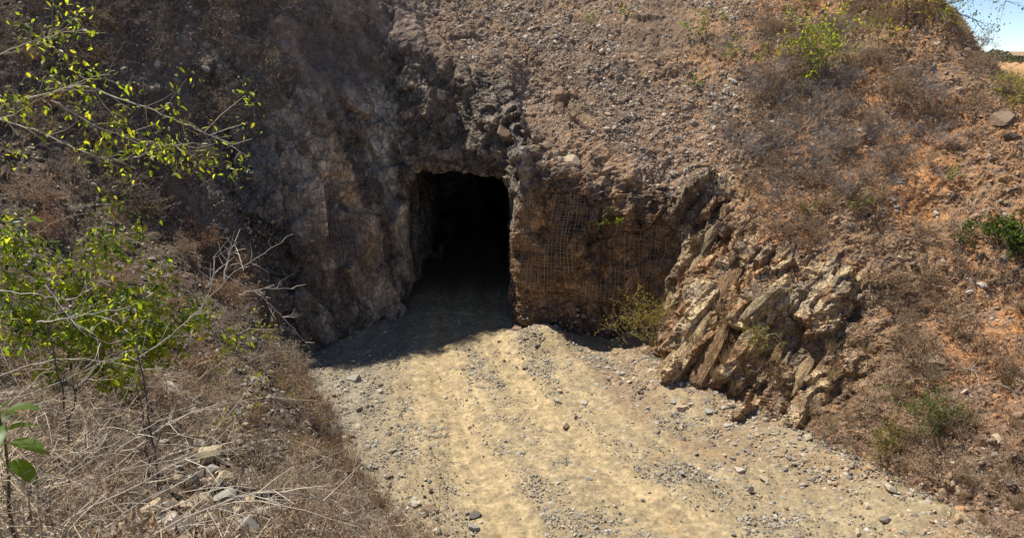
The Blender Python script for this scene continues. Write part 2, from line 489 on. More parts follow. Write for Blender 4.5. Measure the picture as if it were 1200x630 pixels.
# slabs: cells drawn out along the bedding, which dips steeply
fn_ = unit(np.array([-.62, -.62, .45])); axd = np.array([.50, .10, .86]); axd = unit(axd - (axd @ fn_) * fn_); axn = np.cross(fn_, axd); axo = fn_
Q3 = np.stack([P @ axd * 0.40, P @ axn * 1.55, P @ axo * 0.6], 1).astype(np.float32)
h4, e4 = facets(Q3 + fbm(P, .7, 2, 8)[:, None] * .22, 1.0, 80, .42)
Q4 = Q3 * np.array([2.6, 2.2, 2.2], np.float32)
h5, e5 = facets(Q4 + fbm(P, 1.2, 2, 9)[:, None] * .2, 1.0, 90, .8)
depth_ok = np.ones(len(P), np.float32)
dr = h1 * .13 + h2 * .065 + h3 * .022 + (e1 < .06) * -.05
do = h4 * .30 + h5 * .10 + h1 * .08 + h2 * .03 + h3 * .015
leftwall = sband(4.5, 12, .4)
dr = dr * (1 - .35 * leftwall) + leftwall * (h6 * .18)
netwall = sband(16.3, 19.3, .3) * (1 - sst(t_, 4.3, 4.9))
dr = dr * (1 - .1 * netwall) + netwall * h6 * .10
drock = np.where(outc > .02, dr * (1 - outc) + do * outc, dr)
# soil: clods and rills running downslope
clod = fbm(P, 3.2, 3, 101)
hs, es = facets(P, 4.0, 110)
rill = fbm(np.stack([P[:, 0] * 1.9 + P[:, 1] * .7, P[:, 1] * .4, P[:, 2] * .3], 1).astype(np.float32), 1.0, 3, 120)
lump = sst(fbm(P, .55, 3, 140), -.15, .35)
dsoil = clod * .07 * (.35 + .65 * lump) + hs * .034 * lump + fine * 1.0 + rill * .09 + (np.abs(fbm(P, .8, 3, 145)) < .035) * -.05
right = sst(s_, 19, 23)
scr = sband(10.5, 19, .8)
dsoil = dsoil * (1 + .15 * scr) + scr * (h2 * .05 * lump + h1 * .07 * (1 - lump) + fbm(np.stack([P[:, 0] * .9 + P[:, 1] * .5, P[:, 1] * .35, P[:, 2] * .2], 1).astype(np.float32), 1.0, 4, 405) * .24)
dsoil = dsoil * (1 + .45 * right) + right * (fbm(P, .9, 3, 130) * .16)
disp = big * (1 - .4 * rock) + medn * (1 - .65 * rock) + fine + drock * rock + dsoil * (1 - rock)
lip = sband(13.4, 16.2, .5) * tjb(4.7, 5.6, .25)      # broken, projecting corner above the portal
disp = disp + lip * (np.abs(h1) * .22 + h2 * .14 + .05)
nearcam = np.linalg.norm(P - np.array([0, 0, 9.]), axis=1)
disp *= sst(nearcam, 1.5, 6) * .7 + .3
disp *= np.where(t_ > 9, .3 + 0 * t_, 1)
mouth = np.maximum(sband(8.5, 15.5, .5) * np.exp(-((t_ - 2.0) / .35) ** 2), sband(13.6, 16.6, .3) * (1 - sst(t_, 3.6, 4.6)) * 3.2)
disp = np.where(tunnel_m, disp * .8, disp) * (1 - .12 * mouth)
P2 = P + Nn * disp[:, None]
G = P2.reshape(nS, nT, 3)
NG = grid_normals(G)
if (NG[:, nT // 2 + 20, 2]).mean() < 0: NG = -NG

# --- colours (base colours of rock, soil and scree)
def C3(*c): return np.array(c, np.float32)
n1 = (fbm(P2, .55, 4, 201) * .5 + .5)[:, None]
n2 = (fbm(P2, 1.9, 4, 211) * .5 + .5)[:, None]
n3 = (fbm(P2, 5.0, 3, 221) * .5 + .5)[:, None]
r2 = (h2[:, None] * .5 + .5).clip(0, 1); r4 = (h4[:, None] * .5 + .5).clip(0, 1)
def mix(a, b, f): return a * (1 - f) + b * f
def ss1(x, a, b): return sst(x, a, b)
strk = (fbm(np.stack([P2[:, 0] * 2.2 + P2[:, 2] * .8, P2[:, 1] * 2.2, P2[:, 2] * .35], 1).astype(np.float32), 1.0, 4, 231) * .5 + .5)[:, None]
r6 = (h6[:, None] * .5 + .5).clip(0, 1)
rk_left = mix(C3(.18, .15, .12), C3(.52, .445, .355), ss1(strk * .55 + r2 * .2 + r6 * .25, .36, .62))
tanband = (np.exp(-((s_ - 6.9 - .25 * (t_ - 4)) / .75) ** 2) * (1 - sst(t_, 5.0, 5.8)) * sst(t_, 2.2, 3.2))[:, None]
rk_left = mix(rk_left, C3(.60, .41, .24), tanband * ss1(strk * .6 + r6 * .4, .3, .55) * .95)
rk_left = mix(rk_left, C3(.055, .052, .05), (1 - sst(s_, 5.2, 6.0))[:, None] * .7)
greyband = (np.exp(-((s_ - 8.3) / .6) ** 2) * tband(3.4, 5.4, .4))[:, None]
rk_left = mix(rk_left, C3(.50, .455, .385), greyband * ss1(strk, .4, .6) * .8)  # grey rock made paler here to stand for sky and road bounce
rk_port = mix(C3(.16, .13, .10), C3(.34, .27, .20), ss1(n2 * .5 + r2 * .5, .4, .62))
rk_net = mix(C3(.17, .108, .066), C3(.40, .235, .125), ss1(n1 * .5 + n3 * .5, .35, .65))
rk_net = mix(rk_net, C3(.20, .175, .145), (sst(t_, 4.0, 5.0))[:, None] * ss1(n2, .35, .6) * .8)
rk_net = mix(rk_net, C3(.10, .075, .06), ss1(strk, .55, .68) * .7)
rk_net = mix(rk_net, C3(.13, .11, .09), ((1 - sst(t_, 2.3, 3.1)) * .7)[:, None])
rk_lip = mix(C3(.20, .17, .135), C3(.38, .33, .26), r2)
rk_out = mix(C3(.47, .30, .155), C3(.60, .45, .265), ss1(r4 * .6 + n3 * .4, .35, .7))
rk_out = mix(rk_out, C3(.34, .19, .095), ss1(n2, .48, .6) * .85)
rk_out = mix(rk_out, C3(.27, .18, .11), ss1(-h4[:, None], .35, .5) * .8)
rk_out = mix(rk_out, C3(.26, .22, .175), ss1(r2, .6, .8) * .5)
rockc = rk_port
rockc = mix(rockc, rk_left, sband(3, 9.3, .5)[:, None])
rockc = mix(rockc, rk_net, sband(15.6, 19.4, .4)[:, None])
rockc = mix(rockc, rk_out, sst(s_, 19.2, 20.1)[:, None])
rockc = mix(rockc, rk_lip, (sband(13.2, 16.5, .4) * tband(4.4, 5.4, .3))[:, None] * .8)
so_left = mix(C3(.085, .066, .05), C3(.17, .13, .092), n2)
so_up = mix(C3(.15, .12, .10), C3(.29, .22, .17), ss1(strk, .35, .65))                     # dim brown scrubby slope above the wall, slightly darkened in colour for shade
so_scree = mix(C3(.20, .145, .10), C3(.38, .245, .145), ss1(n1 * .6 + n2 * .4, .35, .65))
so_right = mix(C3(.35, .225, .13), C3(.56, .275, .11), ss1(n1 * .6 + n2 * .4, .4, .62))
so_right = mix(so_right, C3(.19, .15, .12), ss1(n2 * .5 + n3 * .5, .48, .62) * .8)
low = ((1 - sst(t_, 3.2, 4.6)) * sst(s_, 21.5, 23))[:, None]
so_right = mix(so_right, C3(.19, .13, .095), low * .65)
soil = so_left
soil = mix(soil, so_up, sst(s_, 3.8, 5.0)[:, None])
soil = mix(soil, so_scree, sst(s_ + (t_ - 6) * -.35, 9.6, 11.6)[:, None])  # darker slope soil carried over the gully top, standing in for shade
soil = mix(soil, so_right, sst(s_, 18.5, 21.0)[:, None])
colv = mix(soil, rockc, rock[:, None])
colv = colv * (0.88 + .24 * n3)
farm = (t_ > 9)[:, None]
colv = np.where(farm, C3(.50, .29, .14), colv)

# --- split into the pieces of the setting
idx = np.arange(nS * nT).reshape(nS, nT)
quads = np.stack([idx[:-1, :-1], idx[:-1, 1:], idx[1:, 1:], idx[1:, :-1]], -1)
sc_ = (GS[:-1, :-1] + GS[1:, 1:]) / 2
tc_ = (GT[:-1, :-1] + GT[1:, 1:]) / 2
rockq = rock.reshape(nS, nT)[:-1, :-1]
def piece(name, mask, mat, kind='structure', label=None, cat=None):
    q = quads[mask]
    used = np.unique(q)
    remap = np.full(nS * nT, -1, np.int64); remap[used] = np.arange(len(used))
    o = build(name, P2[used], remap[q], mat, colv[used])
    tag(o, label, cat, None, kind)
    return o
is_tun = (tc_ < 2.0) & (sc_ >= 8) & (sc_ <= 16)
hidden = (tc_ < 2.0) & ~is_tun
is_left = (sc_ < 4.6)
is_rock = (rockq > .5) & ~is_tun & ~hidden & (sc_ >= 4.6)
piece('tunnel_interior', is_tun, M_ROCK, label='dark rock tunnel bore running back into the hill', cat='tunnel')
piece('bank', is_left & ~is_tun, M_SOIL, label='steep scrubby bank rising on the near side of the road', cat='bank')
piece('rock_wall', is_rock & (sc_ < 10), M_ROCK, label='tall shaded grey and tan rock wall beside the tunnel mouth', cat='rock wall')
piece('headwall', is_rock & (sc_ >= 10) & (sc_ < 16.2), M_ROCK, label='dark rock headwall with broken lip over the tunnel mouth', cat='rock wall')
piece('netted_wall', is_rock & (sc_ >= 16.2) & (sc_ < 19.6), M_ROCK, label='brown upright rock face behind the wire netting', cat='rock wall')
piece('rock_outcrop', is_rock & (sc_ >= 19.6), M_ROCK, label='sunlit tan outcrop of steep rock slabs at the road edge', cat='outcrop')
piece('hillside', ~is_rock & ~is_tun & ~hidden & ~is_left | (hidden & ~is_left), M_SOIL, label='hillside of loose stony orange brown soil above the tunnel', cat='hillside')

# coarse ray target for standing things on the slope
cs, ct = slice(None, None, 3), slice(None, None, 3)
Gc = G[cs, ct]; ni, nj = Gc.shape[:2]
ic = np.arange(ni * nj).reshape(ni, nj)
qc = np.stack([ic[:-1, :-1], ic[:-1, 1:], ic[1:, 1:], ic[1:, :-1]], -1).reshape(-1, 4)
BVH = BVHTree.FromPolygons([Vector(v) for v in Gc.reshape(-1, 3).tolist()], qc.tolist())

# ---------------------------------------------------------------- road
TR_L = np.array([(-2.5, 42), (-2.5, 25), (-2.35, 22), (-1.9, 19), (-1.1, 15.5), (0.0, 12.2), (1.6, 8.5), (4, 2)])
TR_R = np.array([(-1.1, 42), (-1.0, 25), (-.45, 22), (.35, 19), (1.15, 16.6), (2.4, 14), (3.9, 12.1), (6, 8.5), (9, 2)])
def dist_poly(X, Y, poly):
    best = np.full(X.shape, 1e9)
    for a, b in zip(poly[:-1], poly[1:]):
        ab = b - a; L = (ab ** 2).sum()
        u = np.clip(((X - a[0]) * ab[0] + (Y - a[1]) * ab[1]) / L, 0, 1)
        best = np.minimum(best, np.hypot(X - a[0] - u * ab[0], Y - a[1] - u * ab[1]))
    return best
def axis(lo, a, b, hi, fine_, coarse):
    return np.concatenate([np.arange(lo, a, coarse), np.arange(a, b, fine_), np.arange(b, hi + coarse, coarse)])
xs = axis(-60, -7, 11, 60, .05, 1.5); ys = axis(-60, 9, 27, 90, .05, 1.5)
XX, YY = np.meshgrid(xs, ys, indexing='ij')
xf, yf = XX.ravel(), YY.ravel()
p2 = np.stack([xf, yf, xf * 0], 1).astype(np.float32)
wv = fbm(p2, .8, 3, 301) * .35
def road_height(x, y):
    p = np.stack([x, y, x * 0], 1).astype(np.float32)
    w = fbm(p, .8, 3, 301) * .35
    tl = dist_poly(x + w, y, TR_L); trr = dist_poly(x + w, y, TR_R)
    z = -.07 * np.exp(-(tl / .38) ** 2) - .08 * np.exp(-(trr / .38) ** 2)
    z = z + fbm(p, .35, 2, 310) * .08 + fbm(p, 1.6, 4, 320) * .045
    z = z + .55 * np.exp(-(((x - .95) / .8) ** 2 + ((y - 22.3) / .95) ** 2))       # spoil heap by the wall corner
    z = z + .22 * np.exp(-(((x - 2.6) / 1.6) ** 2 + ((y - 19.8) / 1.2) ** 2))
    z = z + .30 * sst(-x + (y - 12) * -.38, 2.4, 4.0) * (y < 19)
    foot_ = np.interp(y, [8, 10.2, 12.7, 14.3, 15.6, 17.3, 18.5, 20.2, 22], [9.2, 8.7, 7.8, 7.3, 6.6, 5.3, 4.2, 4.2, 4.6])
    z = z + .38 * sst(x, foot_ - 1.7, foot_ + .2) + .05 * fbm(p, 3.0, 3, 325) * sst(x, foot_ - 2.2, foot_ - .8)
    return z
zf = road_height(xf, yf)
hp, ep = facets(p2 * 1.0 + np.array([0, 0, .3], np.float32), 7.0, 330)
grav = sst(fbm(p2, .9, 4, 340), -.25, .35)
hq, eq = facets(p2 + np.array([0, 0, .7], np.float32), 2.4, 335)
zf = zf + (hp * .020 * (.4 + .6 * grav)) + hq * .018 + fbm(p2, 9.0, 2, 345) * .014
tl = dist_poly(xf + wv, yf, TR_L); trr = dist_poly(xf + wv, yf, TR_R)
def lat(x, y):
    xl = np.interp(y, TR_L[::-1, 1], TR_L[::-1, 0]); xr = np.interp(y, TR_R[::-1, 1], TR_R[::-1, 0])
    return (x - xl) / (xr - xl)
vlat = lat(xf, yf)
sk = fbm(np.stack([vlat * 3.2, yf * .22, yf * 0], 1).astype(np.float32), 1.0, 4, 371) 
track = np.maximum(np.exp(-(tl / .62) ** 2), np.exp(-(trr / .62) ** 2))
edge = sst(np.minimum(tl, trr), 1.1, 2.6)
g1 = (fbm(p2, .7, 4, 350) * .5 + .5); g2 = (fbm(p2, 2.6, 4, 360) * .5 + .5); g3 = (fbm(p2, 8, 3, 370) * .5 + .5)
yel = mix(C3(.42, .325, .185), C3(.54, .415, .235), g3[:, None])
gry = mix(C3(.30, .24, .15), C3(.43, .34, .205), g2[:, None])
gry = mix(gry, C3(.29, .265, .21), ((1 - sst(vlat, -1.1, -.5)) * .7)[:, None])
brn = mix(C3(.36, .245, .145), C3(.27, .195, .125), g2[:, None])
yw = np.clip(track * 1.25 + .30 * (1 - edge) + sk * .9, 0, 1) * (.55 + .45 * sst(g2 * .6 + g3 * .4, .34, .5))
rc = mix(gry, yel, yw[:, None])
rc = mix(rc, brn, (sst(edge * (xf > 0), .3, 1) * sst(g1, .3, .6) * .8)[:, None])
rc = mix(rc, C3(.42, .28, .14), (sst(g1, .55, .7) * (xf > 3) * (yf < 16))[:, None] * .7)
sk2 = (fbm(np.stack([vlat * 13.0, yf * .7, yf * 0], 1).astype(np.float32), 1.0, 4, 377) * .5 + .5)[:, None]
rc = rc * (.80 + .40 * g3[:, None]) * (.84 + .32 * sk2)
rc = mix(rc, C3(.30, .235, .15), ss1((fbm(p2, 4.5, 4, 378) * .5 + .5)[:, None], .56, .66) * .55)
rc = np.where(((np.abs(xf) > 14) | (yf > 28))[:, None], C3(.3, .22, .14), rc)
zf = zf + sk * .05 * (np.abs(vlat - .5) < 2.5) - .03 * np.exp(-((np.minimum(tl, trr)) / .14) ** 2)
ir = np.arange(len(xs) * len(ys)).reshape(len(xs), len(ys))
qr = np.stack([ir[:-1, :-1], ir[1:, :-1], ir[1:, 1:], ir[:-1, 1:]], -1).reshape(-1, 4)
road = build('road', np.stack([xf, yf, zf], 1), qr, M_ROAD, rc, smooth=True)
tag(road, 'yellow dirt track with wheel ruts leading into the tunnel', 'road', kind='structure')

# far plain reaching the horizon (shows only past the crest)
gx = np.concatenate([-np.geomspace(5000, 60, 14), np.linspace(-50, 50, 6), np.geomspace(60, 5000, 14)])
GX, GY = np.meshgrid(gx, gx, indexing='ij')
gf = np.stack([GX.ravel(), GY.ravel(), np.full(GX.size, -3.0)], 1)
rad = np.hypot(gf[:, 0], gf[:, 1])
gf[:, 2] = np.where(rad > 500, 5.2 + 0 * rad, -3)
ig = np.arange(GX.size).reshape(GX.shape)
qg = np.stack([ig[:-1, :-1], ig[1:, :-1], ig[1:, 1:], ig[:-1, 1:]], -1).reshape(-1, 4)
tag(build('ground', gf, qg, M_SOIL, (.34, .25, .15)), 'distant plain past the crest', 'ground', kind='structure')

# ---------------------------------------------------------------- scattering
area = np.linalg.norm(np.cross(G[1:, :-1] - G[:-1, :-1], G[:-1, 1:] - G[:-1, :-1]), axis=2)
NGf = NG[:-1, :-1]
def scatter(n, weight, seed):
    """n random points on the terrain, density ~ weight(s,t) grid"""
    rg = np.random.default_rng(seed)
    w = (area * weight).ravel().astype(np.float64)
    c = np.cumsum(w); k = np.searchsorted(c, rg.random(n) * c[-1])
    i, j = np.unravel_index(k, area.shape)
    a, b = rg.random((n, 1)), rg.random((n, 1))
    p = G[i, j] * (1 - a) * (1 - b) + G[i + 1, j] * a * (1 - b) + G[i, j + 1] * (1 - a) * b + G[i + 1, j + 1] * a * b
    return p, NGf[i, j], rg
def scatter_road(n, fn, seed):
    rg = np.random.default_rng(seed)
    out = []
    tot = 0
    while tot < n:
        x = rg.uniform(-7, 11, n * 2); y = rg.uniform(10.2, 26.5, n * 2)
        keep = rg.random(n * 2) < fn(x, y)
        q = np.stack([x[keep], y[keep]], 1); out.append(q); tot += len(q)
    q = np.concatenate(out)[:n]
    z = road_height(q[:, 0], q[:, 1])
    return np.column_stack([q, z]), rg

phi = (1 + 5 ** .5) / 2
ICO = unit(np.array([(-1, phi, 0), (1, phi, 0), (-1, -phi, 0), (1, -phi, 0), (0, -1, phi), (0, 1, phi), (0, -1, -phi), (0, 1, -phi),
                (phi, 0, -1), (phi, 0, 1), (-phi, 0, -1), (-phi, 0, 1)], float))
ICOF = np.array([(0, 11, 5), (0, 5, 1), (0, 1, 7), (0, 7, 10), (0, 10, 11), (1, 5, 9), (5, 11, 4), (11, 10, 2), (10, 7, 6), (7, 1, 8),
                 (3, 9, 4), (3, 4, 2), (3, 2, 6), (3, 6, 8), (3, 8, 9), (4, 9, 5), (2, 4, 11), (6, 2, 10), (8, 6, 7), (9, 8, 1)])
def rand_rot(rg, n):
    q = rg.normal(size=(n, 4)); q /= np.linalg.norm(q, axis=1)[:, None]
    w, x, y, z = q.T
    return np.stack([np.stack([1-2*(y*y+z*z), 2*(x*y-z*w), 2*(x*z+y*w)], -1), np.stack([2*(x*y+z*w), 1-2*(x*x+z*z), 2*(y*z-x*w)], -1),
                     np.stack([2*(x*z-y*w), 2*(y*z+x*w), 1-2*(x*x+y*y)], -1)], 1)
def stones_mesh(name, pos, nor, size, cols, rg, mat=M_STONE, flat=.55, sink=.25):
    n = len(pos)
    V = np.repeat(ICO[None], n, 0) * rg.uniform(.62, 1.15, (n, 12, 1))
    V = np.sign(V) * np.abs(V) ** .8
    V = V * (rg.uniform(.6, 1.0, (n, 1, 3)) * np.array([1.2, 1.0, flat]))
    Rm = rand_rot(rg, n)
    tilt = rg.normal(size=(n, 3)) * .45
    up = unit(nor + tilt)
    x = unit(np.cross(up, rg.normal(size=(n, 3)))); y = np.cross(up, x)
    B = np.stack([x, y, up], 1)
    V = np.einsum('nvk,nkj->nvj', V, B) * size[:, None, None] + (pos + nor * (size * (flat - sink))[:, None] * .6)[:, None]
    F = (ICOF[None] + (np.arange(n) * 12)[:, None, None]).reshape(-1, 3)
    o = build(name, V.reshape(-1, 3), F, mat, np.repeat(cols, 12, 0))
    return o
def pick(rg, n, pal, jit=.18):
    pal = np.array(pal, np.float32)
    c = pal[rg.integers(0, len(pal), n)]
    return c * rg.uniform(1 - jit, 1 + jit, (n, 1))

swt = lambda a, b, s: sst(sc_, a - s, a + s) * (1 - sst(sc_, b - s, b + s))
twt = lambda a, b, s: sst(tc_, a - s, a + s) * (1 - sst(tc_, b - s, b + s))
patch = sst(fbm(G[:-1, :-1].reshape(-1, 3).astype(np.float32), .8, 3, 400), -.3, .3).reshape(area.shape)
patch2 = sst(fbm(G[:-1, :-1].reshape(-1, 3).astype(np.float32), .6, 3, 410), -.1, .3).reshape(area.shape)
soilq = 1 - rockq
near_ = 1 + 4 * np.exp(-(np.linalg.norm(G[:-1, :-1] - np.array([-3, 3, 6.]), axis=2) / 5.5) ** 2)

# scree above the portal and the netted wall
Bq = base[:-1, :-1].reshape(-1, 3)
fan = 1 - sst(fbm(np.stack([Bq[:, 0] * .9 + Bq[:, 1] * .5, Bq[:, 1] * .35, Bq[:, 2] * .2], 1).astype(np.float32), 1.0, 4, 405), -.2, .35).reshape(area.shape)
W = swt(11, 20.5, 1.2) * twt(4.7, 8.0, .4) * (.04 + .96 * soilq ** 2) * (.10 + .9 * fan)
p, nn, rg = scatter(76000, W, 1)
size = np.clip(rg.lognormal(-3.95, .62, len(p)), .008, .17)
PAL_SCREE = [(.34, .26, .195), (.24, .175, .13), (.42, .34, .26), (.2, .175, .155), (.34, .225, .15), (.52, .45, .36)]
tag(stones_mesh('scree', p, nn, size, pick(rg, len(p), PAL_SCREE), rg), 'loose brown scree covering the slope above the tunnel', 'scree', kind='stuff')
# rubble on the right hand slope and at the foot of the walls
W = swt(19.5, 25.5, .8) * twt(2.0, 8.0, .2) * soilq ** 3 * (.25 + .75 * patch2) + .5 * swt(9.5, 23, .5) * twt(2.0, 2.5, .2)
p, nn, rg = scatter(17000, W, 2)
size = np.clip(rg.lognormal(-3.5, .55, len(p)), .01, .19)
tag(stones_mesh('rubble', p, nn, size, pick(rg, len(p), [(.38, .25, .15), (.30, .20, .13), (.44, .36, .27), (.44, .25, .12), (.25, .2, .16)]), rg),
    'orange brown rubble strewn down the sunny slope', 'rubble', kind='stuff')
W = swt(0.5, 5, .4) * twt(2.0, 7.0, .2) * (.2 + .8 * patch)
p, nn, rg = scatter(14000, W, 3)
size = np.clip(rg.lognormal(-3.4, .55, len(p)), .01, .13)
tag(stones_mesh('bank_rubble', p, nn, size, pick(rg, len(p), [(.30, .26, .21), (.24, .2, .16), (.40, .36, .3), (.32, .24, .17)]), rg),
    'grey stones lying among the dry brush on the bank', 'rubble', kind='stuff')
# gravel on the road
def fgr(x, y):
    pp = np.stack([x, y, x * 0], 1).astype(np.float32)
    w = fbm(pp, .8, 3, 301) * .35
    d = np.minimum(dist_poly(x + w, y, TR_L), dist_poly(x + w, y, TR_R))
    return np.clip(.08 + .92 * sst(d, .3, .8), 0, 1) * (.25 + .75 * sst(fbm(pp, 1.1, 3, 420), -.2, .3)) * (.35 + .65 * (y < 25))
p, rg = scatter_road(100000, fgr, 4)
size = np.clip(rg.lognormal(-4.2, .55, len(p)), .006, .075)
PAL_GR = [(.36, .33, .27), (.27, .25, .21), (.42, .38, .30), (.34, .27, .18), (.2, .185, .165), (.48, .45, .38)]
up = np.tile(np.array([0, 0, 1.]), (len(p), 1))
tag(stones_mesh('gravel', p, up, size, pick(rg, len(p), PAL_GR), rg), 'grey gravel scattered over the dirt track', 'gravel', kind='stuff')
def fedge(x, y):
    d = np.minimum(dist_poly(x, y, TR_L), dist_poly(x, y, TR_R))
    heap = np.exp(-(((x - .9) / .9) ** 2 + ((y - 22.2) / 1.0) ** 2))
    f_ = np.interp(y, [8, 10.2, 12.7, 14.3, 15.6, 17.3, 18.5, 20.2, 22], [9.2, 8.7, 7.8, 7.3, 6.6, 5.3, 4.2, 4.2, 4.6])
    return np.clip(sst(d, 1.0, 2.4) * .2 + heap + .8 * sst(x, f_ - 1.6, f_ - .5), 0, 1)
p, rg = scatter_road(12000, fedge, 5)
size = np.clip(rg.lognormal(-3.3, .48, len(p)), .02, .16)
up = np.tile(np.array([0, 0, 1.]), (len(p), 1))
tag(stones_mesh('roadside_rubble', p, up, size, pick(rg, len(p), [(.40, .33, .24), (.30, .25, .19), (.44, .37, .27), (.36, .26, .17), (.23, .20, .165), (.5, .45, .36), (.40, .27, .16)]), rg), 'broken rock spilt along both edges of the dirt track', 'rubble', kind='stuff')

# ---------------------------------------------------------------- leaf litter, dry twigs and dry grass (uncountable)
def litter(name, n, W, seed, pal, L=(.03, .09), Wd=.35, label='', standing=.35):
    p, nn, rg = scatter(n, W, seed)
    d = unit(rg.normal(size=p.shape) + nn * standing)
    a = Acc()
    ln = rg.uniform(L[0], L[1], n)
    a.blades(p + nn * rg.uniform(.0, .05, (n, 1)), d, unit(nn + rg.normal(size=p.shape) * .6), ln, ln * Wd, pick(rg, n, pal, .3), 'blade')
    return tag(a.build(name, M_LITTER), label, 'leaf litter', kind='stuff')
PAL_DRY = [(.32, .225, .15), (.16, .11, .08), (.46, .36, .25), (.28, .17, .105), (.66, .58, .46), (.10, .08, .06)]
W = swt(.1, 5.0, .3) * twt(2.0, 9, .1) * near_
litter('bank_litter', 170000, W, 21, PAL_DRY, (.025, .085), .45, 'brown dead leaves covering the near bank')
W = swt(20, 26, 1.0) * twt(2.0, 8.2, .1) * soilq * (.25 + .75 * patch) + .15 * swt(16, 21, 1) * twt(5.6, 8, .4)
litter('slope_litter', 90000, W, 22, [(.34, .24, .15), (.20, .15, .12), (.46, .36, .24), (.34, .19, .10), (.52, .44, .32)], (.03, .10), .4, 'dead leaves and bark lying on the sunny slope')

def twigs(name, n, W, seed, pal, L=(.1, .5), r=.004, label='', lift=.6):
    p, nn, rg = scatter(n, W, seed)
    a = Acc()
    d = unit(rg.normal(size=p.shape) + nn * lift)
    ln = rg.uniform(L[0], L[1], n); c = pick(rg, n, pal, .25)
    # bent three-sided sticks, vectorised
    bend = unit(rg.normal(size=p.shape)) * ln[:, None] * .16
    pts = [p, p + d * ln[:, None] * .5 + bend, p + d * ln[:, None] + rg.normal(size=p.shape) * .02]
    x = unit(np.cross(d, rg.normal(size=p.shape))); y = np.cross(d, x)
    V = []
    for k, q in enumerate(pts):
        rr = r * (1 - .4 * k) * rg.uniform(.6, 1.4, (n, 1))
        for m in range(3):
            an = m * 2.0944
            V.append(q + rr * (math.cos(an) * x + math.sin(an) * y))
    V = np.stack(V, 1).reshape(-1, 3)
    k = np.arange(n)[:, None] * 9
    Q = np.concatenate([k + [s3 + m, s3 + (m + 1) % 3, s3 + 3 + (m + 1) % 3, s3 + 3 + m] for s3 in (0, 3) for m in range(3)], 0)
    a.add(V, Q=Q, col=np.repeat(c, 9, 0))
    return tag(a.build(name, M_TWIG), label, 'twigs', kind='stuff')
PAL_TW = [(.44, .35, .24), (.27, .20, .135), (.60, .50, .36), (.18, .13, .09)]
twigs('bank_twigs', 52000, swt(.1, 5.0, .3) * twt(2.0, 8.8, .2) * near_, 31, PAL_TW, (.08, .45), .0035, 'tangle of fine dry twigs over the near bank')
twigs('slope_twigs', 26000, (swt(20.5, 26, .8) * twt(2.1, 8, .2) * soilq) * (.2 + .8 * patch), 32, [(.30, .24, .19), (.22, .18, .15), (.38, .32, .26)], (.08, .42), .0035, 'fine dead twigs strewn across the sunny slope')
twigs('upper_twigs', 16000, swt(3.6, 9.5, .6) * twt(4.9, 8, .5), 33, [(.22, .2, .18), (.3, .27, .24), (.17, .15, .13)], (.1, .45), .004, 'grey dead stems on the shaded slope above the rock wall')

# ---------------------------------------------------------------- shrubs
def grow(rg, n_stem, H, spread, levels=3, kids=5, r=.008, droop=.1, wob=.22, first=.25, curl=0.0):
    """returns list of (points, r0, r1, level) polylines of a many-stemmed bush and its twig tips"""
    out, tips = [], []
    def branch(p, d, L, r, lev):
        n = 5 if lev == 0 else 4
        pts = [p]; q = np.array(p, float); dd = np.array(d, float)
        for k in range(n):
            dd = unit(dd + rg.normal(size=3) * wob - np.array([0, 0, droop * (k / n)]))
            q = q + dd * L / n
            pts.append(q.copy())
        out.append((np.array(pts), r, r * .45, lev))
        for k in range(1, n + 1):
            tips.append((pts[k], unit(pts[k] - pts[k - 1]), lev))
        if lev < levels - 1:
            for _ in range(kids if lev == 0 else max(2, kids - 1)):
                u = rg.uniform(first, 1.0); k = min(int(u * n), n - 1); f = u * n - k
                bp = np.array(pts[k]) * (1 - f) + np.array(pts[k + 1]) * f
                base_d = unit(np.array(pts[k + 1]) - np.array(pts[k]))
                side = unit(rg.normal(size=3)); side = unit(side - (side @ base_d) * base_d)
                branch(bp, unit(base_d * .55 + side * .8 + np.array([0, 0, .15])), L * rg.uniform(.35, .6), r * .55, lev + 1)
    for _ in range(n_stem):
        a = rg.uniform(0, 2 * math.pi); e = spread * math.sqrt(rg.random())
        d = unit(np.array([math.cos(a) * e, math.sin(a) * e, 1.0]))
        branch(np.array([math.cos(a), math.sin(a), 0]) * .06 * rg.random() + np.array([0, 0, -.05]), d, H * rg.uniform(.65, 1.05), r, 0)
    return out, tips

def make_shrub(name, seed, n_stem, H, spread, levels, kids, r, stem_pal, leaf_pal=None, leaf_n=0, leaf=(.03, .06), lw=.45, leafmat=None,
               droop=.1, per_tip=1.0, leaf_part='foliage', wob=.22, hang=0.0):
    rg = np.random.default_rng(seed)
    br, tips = grow(rg, n_stem, H, spread, levels, kids, r, droop, wob)
    root = empty(name)
    a = Acc()
    for pts, r0, r1, lev in br:
        c = pick(rg, 1, stem_pal, .2)[0]
        a.tube(pts, r0, max(r1, .0012), 3 if lev else 4, c)
    a.build('stem', M_TWIG, root)
    if leaf_pal:
        tp = [t for t in tips if t[2] >= (1 if levels > 1 else 0)]
        P_, D_ = [], []
        m = int(max(1, per_tip * len(tp)))
        for _ in range(m):
            t = tp[rg.integers(len(tp))]
            P_.append(t[0] + rg.normal(size=3) * .012); D_.append(t[1] * .5 + rg.normal(size=3) * .6 - np.array([0, 0, hang]))
        P_, D_ = np.array(P_), np.array(D_)
        ln = rg.uniform(leaf[0], leaf[1], m)
        b = Acc()
        b.blades(P_, D_, np.array([0, 0, 1.]) + rg.normal(size=(m, 3)) * .45, ln, ln * lw, pick(rg, m, leaf_pal, .25), 'leaf')
        b.build(leaf_part, leafmat or M_LITTER, root)
    return root

